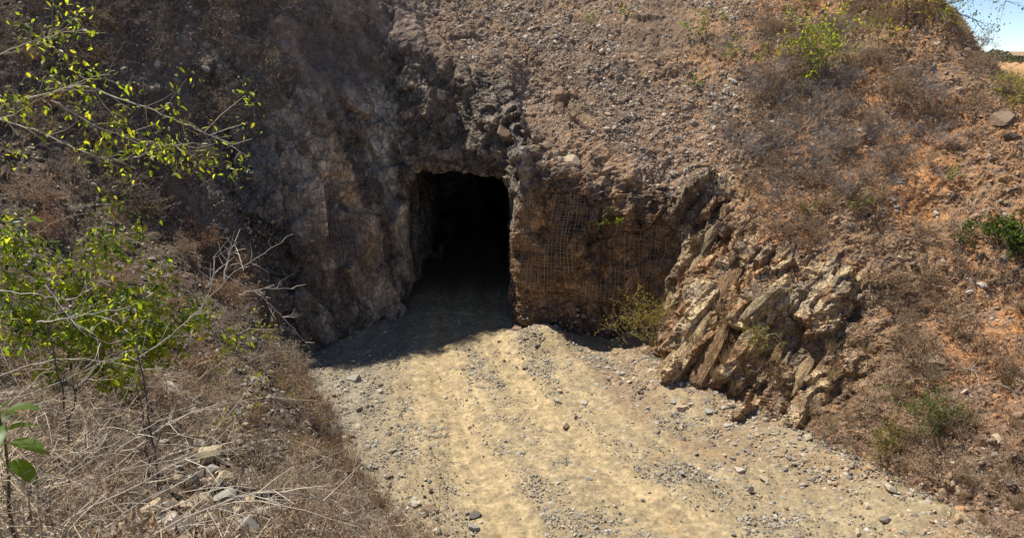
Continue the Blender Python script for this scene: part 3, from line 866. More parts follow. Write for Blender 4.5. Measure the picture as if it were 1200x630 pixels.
def ground_at(px, py):
    """where the eye line through a spot meets the terrain or the road"""
    v = ray(px, py).normalized(); o = Vector((0, 0, CAM_Z))
    h = BVH.ray_cast(o + v * 1.5, v)
    best = h[0] if h[0] is not None else None
    if best is None or best.z < 0.02:
        k = -CAM_Z / v.z if v.z < 0 else None
        if k and (best is None or k < (best - o).length):
            best = o + v * k
    return best
def drop(x, y, z0=30):
    h = BVH.ray_cast(Vector((x, y, z0)), Vector((0, 0, -1)))
    return h[0] if h[0] is not None else Vector((x, y, 0))

BR = [(.25, .19, .13), (.33, .25, .165), (.17, .125, .09), (.44, .35, .24)]
GRY = [(.26, .235, .21), (.34, .31, .28), (.2, .18, .165)]
DRYL = [(.30, .21, .13), (.24, .16, .105), (.37, .28, .18), (.33, .21, .12)]
OLIVE = [(.09, .10, .04), (.13, .13, .055), (.16, .15, .07), (.2, .16, .09)]
GREEN = [(.055, .09, .018), (.075, .12, .024), (.10, .14, .03), (.045, .075, .02)]
DARKG = [(.025, .05, .018), (.035, .065, .022), (.05, .085, .03)]
YEL = [(.11, .15, .022), (.14, .17, .03), (.08, .125, .02), (.17, .18, .04)]

_marks = [(545, 200, 'the tunnel arch'), (600, 165, 'the lip over the tunnel corner'), (690, 185, 'the top of the netted wall'), (690, 300, 'the wire netting'),
          (820, 320, 'the outcrop'), (790, 200, 'the outcrop top'), (870, 250, 'the brush band'), (850, 140, 'the upper brush band'), (1000, 330, 'the brown mid slope'), (1060, 400, 'the lower mid slope'), (1150, 60, 'the crest dip'), (930, 180, 'the orange soil patch'), (900, 420, 'the outcrop foot'), (965, 60, 'the bright leafy shrub'), (1090, 490, 'the low dark green bush'),
          (1180, 275, 'the dark glossy bush'), (1175, 140, 'the wide boulder'), (1072, 24, 'the crest shrub'), (1080, 190, 'the forked dead branch'),
          (1055, 220, 'the bright stone in orange soil'), (1100, 425, 'the jutting tan rock'), (1140, 335, 'the pair of pale stones'), (985, 490, 'the slope foot'),
          (180, 110, 'the tree stump'), (245, 560, 'the stone pile'), (110, 330, 'the large backlit shrub'), (198, 462, 'the pale flat stone'),
          (80, 540, 'the nearer dark stem'), (10, 540, 'the broad leaved plant'), (330, 450, 'the trailing lime leaved shrub'), (300, 310, 'the pale bare branch'),
          (380, 150, 'the rock wall top'), (260, 180, 'the tips of the arching stems'), (40, 250, 'the foot of the arching stems'), (30, 410, 'the crossed pale sticks'), (150, 250, 'the brown brush hump'), (60, 60, 'the upper yellow leaves'), (350, 530, 'the brown road verge'), (130, 480, 'the gap between the dark stems'),
          (300, 60, 'the dim slope top'), (480, 60, 'the gully over the tunnel'), (350, 250, 'the wire netting on the grey wall'), (410, 445, 'the squat grey boulder'),
          (500, 600, 'the brown block by the road'), (440, 580, 'the reddish dead weed'), (880, 574, 'the lone dark stone'), (690, 562, 'the flat stone between the ruts'),
          (766, 390, 'the rounded grey green shrub'), (620, 395, 'the heap at the tunnel corner'), (810, 487, 'the fallen tan slab'), (750, 30, 'the scree top')]
MARKS = []
USED = set()
def where(q, rank=0):
    """plain words for where a thing stands next to the nearest landmark"""
    if not MARKS:
        for a_, b_, w_ in _marks:
            g_ = ground_at(a_, b_)
            if g_ is not None: MARKS.append((a_, b_, g_, w_))
    a_, b_, g_, w_ = sorted(MARKS, key=lambda m: (m[2] - q).length)[rank]
    x_, y_ = proj(q); dx, dy = x_ - a_, y_ - b_
    close = math.hypot(dx, dy)
    far_ = 'close ' if close < 32 else ('' if close < 75 else 'well ')
    if abs(dy) > 1.8 * abs(dx): rel = far_ + ('below ' if dy > 0 else 'above ')
    elif abs(dx) > 1.8 * abs(dy): rel = (far_ if far_ != 'close ' else 'just ') + ('right of ' if dx > 0 else 'left of ')
    else: rel = far_ + ('below and ' if dy > 0 else 'above and ') + ('right of ' if dx > 0 else 'left of ')
    return rel + w_
def own_label(front, q):
    for rank in range(6):
        lb = front + ' ' + where(q, rank)
        if lb not in USED and len(lb.split()) <= 16: break
    USED.add(lb)
    return lb
def size_word(u):
    return 'tiny ' if u < .2 else 'small ' if u < .42 else '' if u < .6 else 'big ' if u < .82 else 'very big '

def spread_copies(protos, spots, label, cat, group, smin=.7, smax=1.3, seed=0, lean=0.12):
    rg = random.Random(seed)
    first = {}
    for k, q in enumerate(spots):
        pr = protos[k % len(protos)]
        if k < len(protos): o = pr
        else: o = copy_thing(pr)
        o.location = q
        o.rotation_euler = (rg.uniform(-lean, lean), rg.uniform(-lean, lean), rg.uniform(0, 6.28))
        s = rg.uniform(smin, smax); o.scale = (s * rg.uniform(.85, 1.15), s * rg.uniform(.85, 1.15), s)
        tag(o, own_label(size_word((s - smin) / (smax - smin)) + label, q), cat, group)

def proj(v):
    y = v[1] * cp - (v[2] - CAM_Z) * sp; u = v[1] * sp + (v[2] - CAM_Z) * cp
    return 600 + v[0] / y * FPX, 315 - u / y * FPX
def scatter_pts(n, W, seed, mind=.35):
    p, nn, rg = scatter(n * 12, W, seed)
    out = []
    for q in p:
        qx, qy = proj(q)
        if not (-70 < qx < 1270 and -50 < qy < 700): continue
        if all((q[0]-o[0])**2 + (q[1]-o[1])**2 + (q[2]-o[2])**2 > mind * mind for o in out):
            out.append(q)
            if len(out) >= n: break
    return [Vector(q.tolist()) for q in out]

# dry bushes on the sunny slope
pr = [make_shrub('dry_bush', 500 + k, 9, .55, .9, 3, 5, .006, BR, DRYL, leaf=(.018, .04), per_tip=.7, leaf_part='dead_leaves') for k in range(5)]
W = swt(20.4, 25.6, .5) * twt(2.5, 7.6, .5) * (.15 + .85 * patch) * soilq
spread_copies(pr, scatter_pts(190, W, 51, .3), 'brown dry bush', 'dry bush', 'dry bushes on the sunlit slope', .6, 1.35, 1)
# grey leafless bushes forming the band that runs up the slope from the outcrop
pr = [make_shrub('leafless_bush', 540 + k, 11, .7, .8, 3, 6, .006, GRY) for k in range(4)]
W = swt(19.9, 22.8, .5) * twt(5.7, 7.0, .35)
sp1 = scatter_pts(60, W, 52, .3)
spread_copies(pr, sp1, 'grey leafless bush', 'leafless bush', 'grey leafless bushes above the outcrop', .6, 1.3, 2)
# brush on the near bank
pr = [make_shrub('brown_bush', 560 + k, 9, .6, .9, 3, 6, .005, BR + GRY, [DRYL, [(.20, .165, .14), (.30, .26, .22)], [(.34, .20, .11), (.25, .14, .08)], [(.42, .36, .28), (.22, .18, .14)], DRYL][k], leaf=(.018, .045), per_tip=[1.1, .5, 1.0, .35, .7][k], leaf_part='dead_leaves') for k in range(5)]
W = swt(.5, 4.4, .3) * twt(2.2, 8.2, .3) * (.4 + .6 * patch)
PILE = ground_at(245, 560)
def clear_of_pile(q, rad_):
    """a bare stony strip runs down the bank past the pile"""
    ax_ = PILE.xy.normalized(); u_ = q.xy.dot(ax_)
    return not ((q.xy - ax_ * u_).length < rad_ and u_ < PILE.xy.length + 1.0)
sp2 = [q for q in scatter_pts(150, W, 53, .3) if (q - Vector((0, 0, 9))).length > 3.6 and clear_of_pile(q, .6)]
spread_copies(pr, sp2, 'brown dry bush', 'dry bush', 'brown bushes on the near bank', .45, 1.35, 3)
# bleached leafless bushes close to the eye
pr = [make_shrub('bleached_bush', 580 + k, 9, .95, 1.0, 3, 6, .006, [(.64, .54, .39), (.52, .42, .29), (.34, .25, .16)], DRYL, leaf=(.02, .045), per_tip=.25, leaf_part='dead_leaves', wob=.3) for k in range(4)]
W = swt(.5, 3.6, .3) * twt(2.6, 8.0, .3) * near_
sp3 = [q for q in scatter_pts(120, W, 57, .32) if 4.0 < (q - Vector((0, 0, 9))).length < 15 and clear_of_pile(q, .75)]
spread_copies(pr, sp3, 'bleached leafless bush', 'bleached bush', 'bleached bushes on the near bank', .5, 1.1, 8)
# shaded scrub above the rock wall
pr = [make_shrub('scrub_bush', 600 + k, 10, .7, .9, 3, 5, .006, GRY, OLIVE + DRYL, leaf=(.02, .05), per_tip=.6, leaf_part='sparse_leaves') for k in range(4)]
W = swt(3.8, 6.4, .5) * twt(4.6, 7.6, .4) + .3 * swt(6.4, 9.5, .5) * twt(5.8, 7.8, .4)
spread_copies(pr, scatter_pts(130, W, 54, .35), 'grey scrub bush', 'scrub bush', 'scrub bushes above the rock wall', .6, 1.4, 4)
# thin dry grass tufts along the near road edge
def tuft(name, seed, n, H, pal):
    rg = np.random.default_rng(seed)
    root = empty(name)
    a = Acc()
    ang = rg.uniform(0, 6.283, n); sprd = rg.uniform(.05, .7, n)
    d = np.stack([np.cos(ang) * sprd, np.sin(ang) * sprd, np.ones(n)], 1)
    pos = np.stack([np.cos(ang), np.sin(ang), ang * 0], 1) * rg.uniform(0, .09, (n, 1))
    ln = rg.uniform(.4, 1, n) * H
    a.blades(pos, d, rg.normal(size=(n, 3)), ln, np.full(n, .008), pick(rg, n, pal, .25), 'blade')
    a.build('blades', M_LITTER, root)
    return root
pr = [tuft('grass_tuft', 640 + k, 70, .4, [(.40, .31, .19), (.31, .23, .15), (.22, .2, .09), (.46, .36, .22)]) for k in range(3)]
W = swt(1.0, 4.0, .4) * twt(2.05, 3.2, .2) + .6 * swt(21, 25.5, .5) * twt(2.05, 4, .3)
spread_copies(pr, scatter_pts(150, W, 55, .2), 'tuft of dry grass', 'grass tuft', 'dry grass tufts on the slopes', .6, 1.3, 5)
W = swt(.3, 4.6, .3) * twt(2.1, 8.6, .3) * near_ * (.25 + .75 * patch2)
litter('dry_grass', 20000, W, 61, [(.44, .34, .20), (.34, .25, .15), (.52, .43, .28), (.26, .18, .11)], (.10, .30), .035, 'fine dry straw coloured grass over the near bank', 1.3)
W = swt(20.3, 26, .6) * twt(2.2, 8, .3) * soilq * patch2 ** 2 + .6 * swt(3.5, 6.5, .6) * twt(4.5, 8, .4)
litter('dry_grass', 24000, W, 62, [(.46, .36, .22), (.36, .27, .17), (.30, .22, .15), (.24, .24, .10)], (.08, .24), .04, 'fine dry grass in patches on the hillside', 1.3)
print('bushes done')

# ---------------------------------------------------------------- singled-out plants
def plant(name, px, py, label, cat, scale=1.0, d=None, sink=0.05, **kw):
    o = make_shrub(name, **kw)
    q = ground_at(px, py) if d is None else at(px, py, d)
    o.location = q - Vector((0, 0, sink)); o.scale = (scale,) * 3
    o.rotation_euler = (0, 0, (kw['seed'] * 1.7) % 6.28)
    tag(o, label, cat)
    return o
G_ = dict(levels=3, kids=6, leafmat=M_LEAF)
plant('leafy_shrub', 965, 82, 'bright green leafy shrub with pale stems near the top of the sunny slope', 'shrub', seed=701, n_stem=9, H=1.7, spread=.75, r=.012,
      stem_pal=BR, leaf_pal=GREEN + YEL, leaf=(.06, .12), per_tip=1.1, **G_)
plant('leafy_shrub', 1090, 500, 'dark green bush on the lower sunny slope above the road edge', 'shrub', seed=702, n_stem=9, H=.95, spread=.7, r=.008,
      stem_pal=BR, leaf_pal=DARKG + GREEN[:2], leaf=(.03, .065), per_tip=1.5, **G_)
plant('leafy_shrub', 1185, 296, 'dense dark glossy green bush growing by itself halfway up the sunny slope', 'shrub', seed=703, n_stem=12, H=.95, spread=1.1, r=.01,
      stem_pal=BR, leaf_pal=DARKG, leaf=(.05, .1), per_tip=2.2, **G_)
plant('leafy_shrub', 766, 402, 'rounded grey green shrub at the foot of the outcrop beside the netted wall', 'shrub', seed=704, n_stem=12, H=1.35, spread=.55, r=.008,
      stem_pal=BR, leaf_pal=OLIVE + GREEN[:1], leaf=(.025, .05), per_tip=3.0, **G_)
plant('leafy_shrub', 720, 262, 'small green plant rooted high in the wire netted rock face', 'shrub', seed=705, n_stem=8, H=.6, spread=1.3, r=.006,
      stem_pal=BR, leaf_pal=GREEN, leaf=(.03, .06), per_tip=2.5, **G_)
plant('leafy_shrub', 1072, 24, 'grey brown twiggy shrub on the crest against the blue sky', 'shrub', seed=706, n_stem=12, H=1.3, spread=.7, r=.01,
      stem_pal=GRY, leaf_pal=OLIVE + DRYL, leaf=(.03, .06), per_tip=1.4, **G_)
plant('leafy_shrub', 1195, 118, 'green shrub below the crest at the far end of the sunny slope', 'shrub', seed=707, n_stem=9, H=.9, spread=.9, r=.008,
      stem_pal=BR, leaf_pal=GREEN + OLIVE, leaf=(.03, .07), per_tip=1.6, **G_)
plant('leafy_shrub', 890, 400, 'small olive shrub growing on top of the slabby outcrop', 'shrub', seed=708, n_stem=8, H=.7, spread=.8, r=.006,
      stem_pal=BR, leaf_pal=OLIVE + DARKG, leaf=(.025, .05), per_tip=1.4, **G_)
plant('leafy_shrub', 1040, 525, 'low sprawling green bush just above the road edge', 'shrub', seed=709, n_stem=9, H=.6, spread=1.2, r=.006,
      stem_pal=BR, leaf_pal=DARKG + OLIVE, leaf=(.025, .055), per_tip=1.5, **G_)
protos = [make_shrub('seedling', 720 + k, 3, .5, .45, 2, 4, .005, BR, DARKG + GREEN, leaf=(.035, .08), per_tip=2.2, leafmat=M_LEAF) for k in range(3)]
spots = [ground_at(*q) for q in [(852, 25), (808, 45), (818, 42), (860, 62), (855, 72), (820, 105), (885, 75), (830, 22), (735, 22), (900, 60), (925, 40), (690, 30), (945, 250), (1005, 255), (1110, 215)]]
spread_copies(protos, [s for s in spots if s], 'dark green seedling', 'seedling', 'seedlings on the stony slope', .8, 1.5, 6)
protos = [make_shrub('sapling', 740 + k, 4, 1.1, .6, 2, 6, .007, BR, GREEN + YEL, leaf=(.05, .1), per_tip=1.2, leafmat=M_LEAF) for k in range(3)]
spots = [ground_at(*q) for q in [(930, 30), (985, 28), (1008, 40), (915, 75), (1030, 60), (950, 115), (1100, 40)]]
spread_copies(protos, [s for s in spots if s], 'leafy green sapling', 'sapling', 'saplings close to the crest', .8, 1.3, 7)

# ---- near bank: leafy backlit shrubs and long bare stems, laid out along what the photo shows
def curve_pts(pix, seed=0, n=5):
    """pix: list of (px, py, distance) -> smooth wobbling 3D polyline"""
    A = np.array([at(*q)[:] for q in pix])
    out = []
    for i in range(len(A) - 1):
        p0 = A[max(i-1, 0)]; p1 = A[i]; p2_ = A[i+1]; p3 = A[min(i+2, len(A)-1)]
        for k in range(n):
            u = k / n
            out.append(.5 * ((2*p1) + (-p0+p2_)*u + (2*p0-5*p1+4*p2_-p3)*u*u + (-p0+3*p1-3*p2_+p3)*u**3))
    out.append(A[-1])
    out = np.array(out)
    rg = np.random.default_rng(seed)
    out[1:-1] += rg.normal(size=out[1:-1].shape) * .008
    return out
def leaves_on(acc, pts, n, rg, pal, size=(.05, .09), spread=.08, lo=0.3, hang=.4, lw=.42):
    k = (rg.uniform(lo, 1, n) * (len(pts) - 1)).astype(int)
    P_ = pts[k] + rg.normal(size=(n, 3)) * spread
    D_ = rg.normal(size=(n, 3)) * .7 + np.array([0.15, 0, -hang])
    ln = rg.uniform(*size, n)
    acc.blades(P_, D_, np.array([0, -.3, 1.]) + rg.normal(size=(n, 3)) * .4, ln, ln * lw, pick(rg, n, pal, .22), 'leaf')
def side_twigs(acc, pts, n, rg, L, r, col, up=.2):
    ends = []
    for _ in range(n):
        k = rg.integers(2, len(pts) - 1)
        d = unit(unit(pts[k] - pts[k-1]) * .6 + unit(rg.normal(size=3)) * .8 + np.array([0, 0, up]))
        l = L * rg.uniform(.3, 1)
        q = [pts[k], pts[k] + d * l * .5 + rg.normal(size=3) * .02, pts[k] + d * l + rg.normal(size=3) * .04]
        acc.tube(q, r, r * .4, 3, col); ends.append(q[-1])
    return ends
def stemmed(name, stems, seed, label, cat, col, leaf_pal=None, leaf_n=60, size=(.05, .09), r=.011, tw=7, twl=.45, clusters=True, lo=.35, spread=.10):
    rg = np.random.default_rng(seed)
    c0 = at(*stems[0][0])
    root = empty(name, c0)
    off = np.array(c0[:])
    a = Acc(); b = Acc()
    for k, st in enumerate(stems):
        pts = curve_pts(st, seed + k) - off
        rr = r * rg.uniform(.75, 1.15)
        c = np.array(col) * rg.uniform(.85, 1.15)
        a.tube(pts, rr, rr * .4, 5, c)
        ends = side_twigs(a, pts, tw, rg, twl, rr * .45, c)
        if leaf_pal:
            for e in ends[:max(1, int(len(ends) * .6))]:
                m = int(leaf_n / max(1, len(ends)) * rg.uniform(.6, 1.5)) + 2
                leaves_on(b, np.array([e, e]), m, rg, leaf_pal, size, spread, 0, .4)
            leaves_on(b, pts, max(3, leaf_n // 8), rg, leaf_pal, size, spread * .7, lo)
    a.build('stem', M_TWIG, root)
    if leaf_pal: b.build('foliage', M_LEAF, root)
    tag(root, label, cat)
    return root
PALE = (.50, .43, .33); DARKST = (.13, .105, .085)
stemmed('arching_shrub', [
    [(-40, 150, 9.4), (15, 133, 9.3), (60, 110, 9.1), (100, 93, 9.0), (135, 83, 8.9)],
    [(20, 120, 9.3), (90, 101, 9.1), (130, 112, 9.0), (180, 130, 9.0), (222, 148, 9.0), (262, 166, 9.0), (290, 184, 9.0)],
    [(-30, 130, 9.0), (0, 140, 9.0), (40, 152, 8.9), (80, 170, 8.8), (112, 183, 8.8), (140, 188, 8.9), (165, 182, 9.0), (176, 172, 9.1)],
    [(60, 118, 9.4), (118, 150, 9.4), (160, 163, 9.5), (200, 170, 9.6), (220, 170, 9.7)],
    [(-20, 70, 9.6), (20, 55, 9.6), (60, 42, 9.7), (100, 34, 9.8)]],
    801, 'arching pale stems with yellow green leaves reaching across the upper bank', 'shrub', PALE, YEL + GREEN[1:2], 270, (.03, .11), .012, 15, .6, spread=.10)
stemmed('backlit_shrub', [
    [(120, 430, 8.6), (112, 380, 8.5), (95, 330, 8.5), (60, 295, 8.4), (15, 275, 8.3)],
    [(125, 430, 8.6), (115, 370, 8.6), (100, 320, 8.7), (110, 290, 8.8), (128, 272, 8.8)],
    [(130, 440, 8.4), (130, 380, 8.4), (140, 345, 8.5), (165, 352, 8.5), (185, 372, 8.4)],
    [(120, 445, 8.3), (100, 400, 8.2), (60, 350, 8.2), (20, 320, 8.1)],
    [(135, 460, 8.2), (150, 410, 8.2), (200, 380, 8.3), (245, 378, 8.4)],
    [(110, 450, 8.5), (70, 400, 8.4), (30, 370, 8.3), (-10, 350, 8.2)],
    [(125, 470, 8.1), (140, 440, 8.1), (165, 420, 8.1), (185, 415, 8.1)]],
    802, 'large backlit shrub of bright green leaves in the middle of the near bank', 'shrub', (.25, .21, .16), YEL + YEL + GREEN + DARKG, 860, (.03, .13), .010, 18, .6, spread=.11)
plant('leafy_shrub', 70, 420, 'dark green leafy thicket under the backlit shrub on the near bank', 'shrub', seed=803, n_stem=14, H=1.15, spread=1.0, r=.008,
      stem_pal=BR, leaf_pal=DARKG + GREEN[:2], leaf=(.04, .09), per_tip=3.0, **G_)
stemmed('trailing_shrub', [
    [(230, 520, 8.7), (245, 450, 8.7), (262, 400, 8.8), (285, 388, 8.9), (300, 385, 9.0)],
    [(240, 520, 8.7), (280, 470, 9.1), (310, 440, 9.5), (335, 455, 9.8), (352, 470, 10.0)],
    [(235, 500, 8.6), (255, 430, 8.7), (275, 405, 8.8), (310, 425, 9.2)]],
    804, 'thin shrub with small lime leaves trailing down the bank towards the road', 'shrub', PALE, YEL, 110, (.035, .07), .007, 9, .35, spread=.08)
stemmed('bare_branch', [
    [(163, 418, 7.6), (200, 392, 7.7), (233, 362, 7.9), (273, 320, 8.1), (300, 303, 8.3), (343, 274, 8.6)],
    [(215, 380, 7.8), (240, 353, 7.9), (250, 320, 8.0), (252, 300, 8.1)],
    [(262, 330, 8.1), (268, 300, 8.2), (275, 285, 8.2)]],
    805, 'pale bare branch rising from the bank across the shaded rock wall', 'branch', (.60, .53, .43), None, 0, r=.010, tw=10, twl=.35)
stemmed('bare_branch', [
    [(262, 322, 8.6), (300, 343, 8.7), (327, 367, 8.8), (345, 385, 8.9), (363, 408, 9.0)],
    [(280, 345, 8.7), (310, 338, 8.8), (345, 338, 9.0)]],
    806, 'pale bare branch bowing down to the right over the shaded gully', 'branch', (.58, .50, .41), None, 0, r=.008, tw=8, twl=.3)
stemmed('bare_branch', [
    [(-5, 640, 5.3), (13, 623, 5.3), (60, 590, 5.4), (110, 553, 5.5), (143, 523, 5.6), (173, 500, 5.7), (202, 488, 5.8)],
    [(20, 650, 5.2), (60, 570, 5.4), (95, 530, 5.5), (130, 505, 5.6)],
    [(-10, 600, 5.4), (40, 575, 5.4), (90, 560, 5.5)]],
    807, 'long pale dead branch slanting up from the bottom corner of the bank', 'branch', (.64, .57, .47), None, 0, r=.008, tw=10, twl=.4)
stemmed('bare_branch', [
    [(100, 640, 5.3), (113, 597, 5.4), (150, 567, 5.5), (187, 537, 5.6), (207, 523, 5.7), (217, 503, 5.7)],
    [(70, 560, 5.5), (110, 530, 5.6), (140, 515, 5.7), (175, 470, 5.9)]],
    808, 'forked pale dead branch leaning over the stones low on the bank', 'branch', (.60, .53, .43), None, 0, r=.007, tw=8, twl=.35)
stemmed('bare_branch', [
    [(43, 377, 7.2), (75, 373, 7.2), (107, 367, 7.3), (150, 360, 7.4)],
    [(53, 333, 7.3), (83, 373, 7.2), (107, 392, 7.2), (120, 405, 7.2)],
    [(0, 340, 7.2), (45, 345, 7.2), (83, 350, 7.3), (105, 335, 7.4)],
    [(-5, 470, 6.8), (50, 455, 6.9), (110, 430, 7.0), (165, 405, 7.1)],
    [(0, 440, 6.8), (45, 425, 6.9), (100, 420, 7.0), (170, 432, 7.1), (230, 440, 7.3)]],
    809, 'crossed pale dead sticks lying over the green thicket', 'branch', (.64, .57, .47), None, 0, r=.007, tw=8, twl=.4)
stemmed('dark_stem', [
    [(82, 570, 6.2), (80, 553, 6.2), (77, 480, 6.3), (63, 415, 6.4), (55, 380, 6.5)],
    [(78, 500, 6.3), (88, 470, 6.3), (86, 450, 6.3)]],
    810, 'upright dark bare stem standing nearest the broad leaved plant', 'stem', DARKST, None, 0, r=.014, tw=8, twl=.3)
stemmed('dark_stem', [
    [(182, 625, 6.2), (184, 553, 6.3), (174, 487, 6.4), (163, 415, 6.5), (158, 380, 6.6)],
    [(175, 560, 6.3), (168, 500, 6.4), (160, 450, 6.4)]],
    811, 'upright dark bare stem rising behind the pile of pale stones', 'stem', DARKST, None, 0, r=.012, tw=9, twl=.3)
stemmed('dark_stem', [
    [(512, 640, 11.6), (514, 600, 11.7), (516, 570, 11.8), (522, 545, 11.9)],
    [(513, 610, 11.7), (508, 585, 11.8), (503, 570, 11.8)]],
    812, 'thin upright weed stem at the near road edge', 'weed', (.2, .14, .1), None, 0, r=.007, tw=12, twl=.15)
stemmed('dark_stem', [
    [(448, 640, 11.4), (446, 600, 11.5), (440, 560, 11.6), (437, 530, 11.7)],
    [(447, 605, 11.5), (455, 575, 11.6), (462, 550, 11.6)], [(446, 600, 11.5), (430, 575, 11.6), (425, 555, 11.6)]],
    813, 'reddish brown dead weed with stiff side shoots beside the road', 'weed', (.24, .13, .08), None, 0, r=.006, tw=14, twl=.2)
# a web of thinner dead stems across the bank
rg = np.random.default_rng(77)
web = []
for k in range(120):
    px = rg.uniform(-10, 330); py = rg.uniform(60, 640)
    if px > 200 + max(0, py - 250) * .6: px -= 150
    g = ground_at(px, py)
    if g is None or g.y > 19: continue
    ln = rg.uniform(.7, 1.9)
    ang = rg.uniform(-.3, 1.1)
    d = unit(np.array([math.cos(ang) * rg.choice([1, 1, -1]), rg.uniform(-.5, .2), math.sin(ang) + .1]))
    root = empty('dead_stick', g)
    a = Acc()
    pts = [np.zeros(3)]
    for j in range(7):
        d = unit(d + rg.normal(size=3) * .12 - np.array([0, 0, .09])); pts.append(pts[-1] + d * ln / 7)
    pts = np.array(pts); rr = .0065 * rg.uniform(.6, 1.2); c = np.array(PALE) * rg.uniform(.7, 1.2)
    a.tube(pts, rr, rr * .4, 4, c); side_twigs(a, pts, 5, rg, .4, rr * .5, c)
    st = a.build('stem', M_TWIG, root)
    tag(root, own_label(('short ' if ln < 1.1 else 'long ' if ln > 1.55 else '') + 'pale dead stick', g), 'stick', 'dead sticks in the bank brush')

for k in range(46):
    px = rg.uniform(-30, 235); py = rg.uniform(350, 650)
    g = ground_at(px, min(py, 640))
    if g is None or g.y > 13 or not clear_of_pile(g, .35): continue
    ln = rg.uniform(.9, 2.0); ang = rg.uniform(.15, 1.15)
    d = unit(np.array([math.cos(ang) * rg.choice([1, 1, 1, -1]), rg.uniform(-.3, .3), math.sin(ang)]))
    root = empty('dead_branch', g)
    a = Acc(); pts = [np.array([0, 0, -.05])]
    for j in range(9):
        d = unit(d + rg.normal(size=3) * .11 - np.array([0, 0, .10])); pts.append(pts[-1] + d * ln / 9)
    pts = np.array(pts); rr = .0075 * rg.uniform(.6, 1.25); c = np.array((.60, .52, .41)) * rg.uniform(.65, 1.15)
    a.tube(pts, rr, rr * .35, 5, c); side_twigs(a, pts, 9, rg, .5, rr * .5, c)
    a.build('stem', M_TWIG, root)
    tag(root, own_label(('short ' if ln < 1.25 else 'long ' if ln > 1.65 else '') + 'bleached dead branch', g), 'branch', 'bleached branches on the near bank')

# broad leaved plant in the near corner
rg = np.random.default_rng(91)
base_p = at(14, 620, 3.9)
root = empty('broad_leaved_plant', base_p)
a = Acc()
stem = np.array([(0, 0, -.25), (.01, 0, .15), (.05, .01, .4), (.06, .02, .62), (.07, 0, .8)])
a.tube(stem, .012, .006, 6, (.12, .1, .06)); a.build('stem', M_TWIG, root)
for k, (h, az, el, L) in enumerate([(.8, 200, 25, .17), (.78, 20, 15, .18), (.72, 300, 5, .19), (.7, 100, 20, .17), (.6, 0, -5, .22), (.6, 240, -10, .2), (.5, 340, -20, .2),
                                    (.82, 150, 50, .13), (.66, 60, 0, .17), (.45, 190, -15, .18), (.8, 330, 45, .14)]):
    d = np.array([math.cos(R(az)) * math.cos(R(el)), math.sin(R(az)) * math.cos(R(el)), math.sin(R(el))])
    q = np.array([np.interp(h, stem[:, 2], stem[:, 0]), 0, h])
    b = Acc()
    n = 8; us = np.linspace(0, 1, n)
    w = np.cross(d, [0, 0, 1]); w = unit(w); upv = np.cross(w, d)
    rows = []
    for u in us:
        ctr = q + d * (.05 + L * u) - np.array([0, 0, .07 * u * u])
        hw = L * .30 * math.sin(math.pi * min(1, .06 + u * .94)) ** .7 * (1 - .25 * u)
        rows += [ctr - w * hw + upv * hw * .3, ctr - upv * 0, ctr + w * hw + upv * hw * .3]
    Q = [[3*i + j, 3*i + j + 1, 3*i + j + 4, 3*i + j + 3] for i in range(n - 1) for j in (0, 1)]
    b.add(np.array(rows), Q=Q, col=np.array((.06, .11, .03)) * rg.uniform(.8, 1.5))
    b.tube([q, q + d * .05], .003, .002, 4, (.1, .12, .05))
    b.build('leaf', M_LEAF, root, smooth=True)
tag(root, 'young plant with broad glossy green leaves in the near corner of the bank', 'plant')

# ---------------------------------------------------------------- small tree on the crest, leaning out over the sky
def pt(px, py, d): return np.array(at(px, py, d)[:])
tb = ground_at(1060, 30) or at(1060, 20, 26)
root = empty('small_tree', tb)
off = np.array(tb[:]); D0 = tb.y
rg = np.random.default_rng(95)
a = Acc(); lf = Acc()
trunk = curve_pts([(1060, 34, D0), (1062, 5, D0), (1058, -30, D0), (1064, -70, D0)], 1) - off
a.tube(trunk, .07, .03, 7, (.2, .17, .14)); a.build('trunk', M_BARK, root)
cr = Acc()
for k, st in enumerate([[(1060, 10, D0), (1085, 8, D0), (1100, 6, D0), (1120, 3, D0), (1150, -8, D0)],
                        [(1060, -5, D0), (1090, -12, D0), (1130, -14, D0), (1170, -6, D0), (1180, 2, D0)],
                        [(1060, 15, D0), (1088, 22, D0), (1105, 32, D0), (1120, 42, D0), (1138, 50, D0)],
                        [(1060, -20, D0), (1100, -35, D0), (1140, -40, D0), (1190, -35, D0)],
                        [(1060, 0, D0), (1085, 0, D0 - .4), (1115, 14, D0 - .5), (1140, 22, D0 - .5), (1152, 36, D0 - .5)],
                        [(1060, -30, D0), (1030, -50, D0), (1000, -60, D0)], [(1062, -60, D0), (1080, -90, D0), (1100, -110, D0)]]):
    pts = curve_pts(st, 30 + k) - off
    cr.tube(pts, .026, .009, 4, (.2, .17, .14))
    ends = side_twigs(cr, pts, 30, rg, .75, .009, (.22, .19, .15), 0)
    for e in ends:
        leaves_on(lf, np.array([e, e]), 9, rg, DARKG + GREEN, (.06, .11), .13, 0, .3)
    leaves_on(lf, pts, 14, rg, DARKG + GREEN, (.06, .11), .1, .3, .3)
cr.build('limbs', M_BARK, root)
lf.build('crown', M_LEAF, root)
tag(root, 'small tree on the crest with sparse leafy twigs hanging against the sky', 'tree')

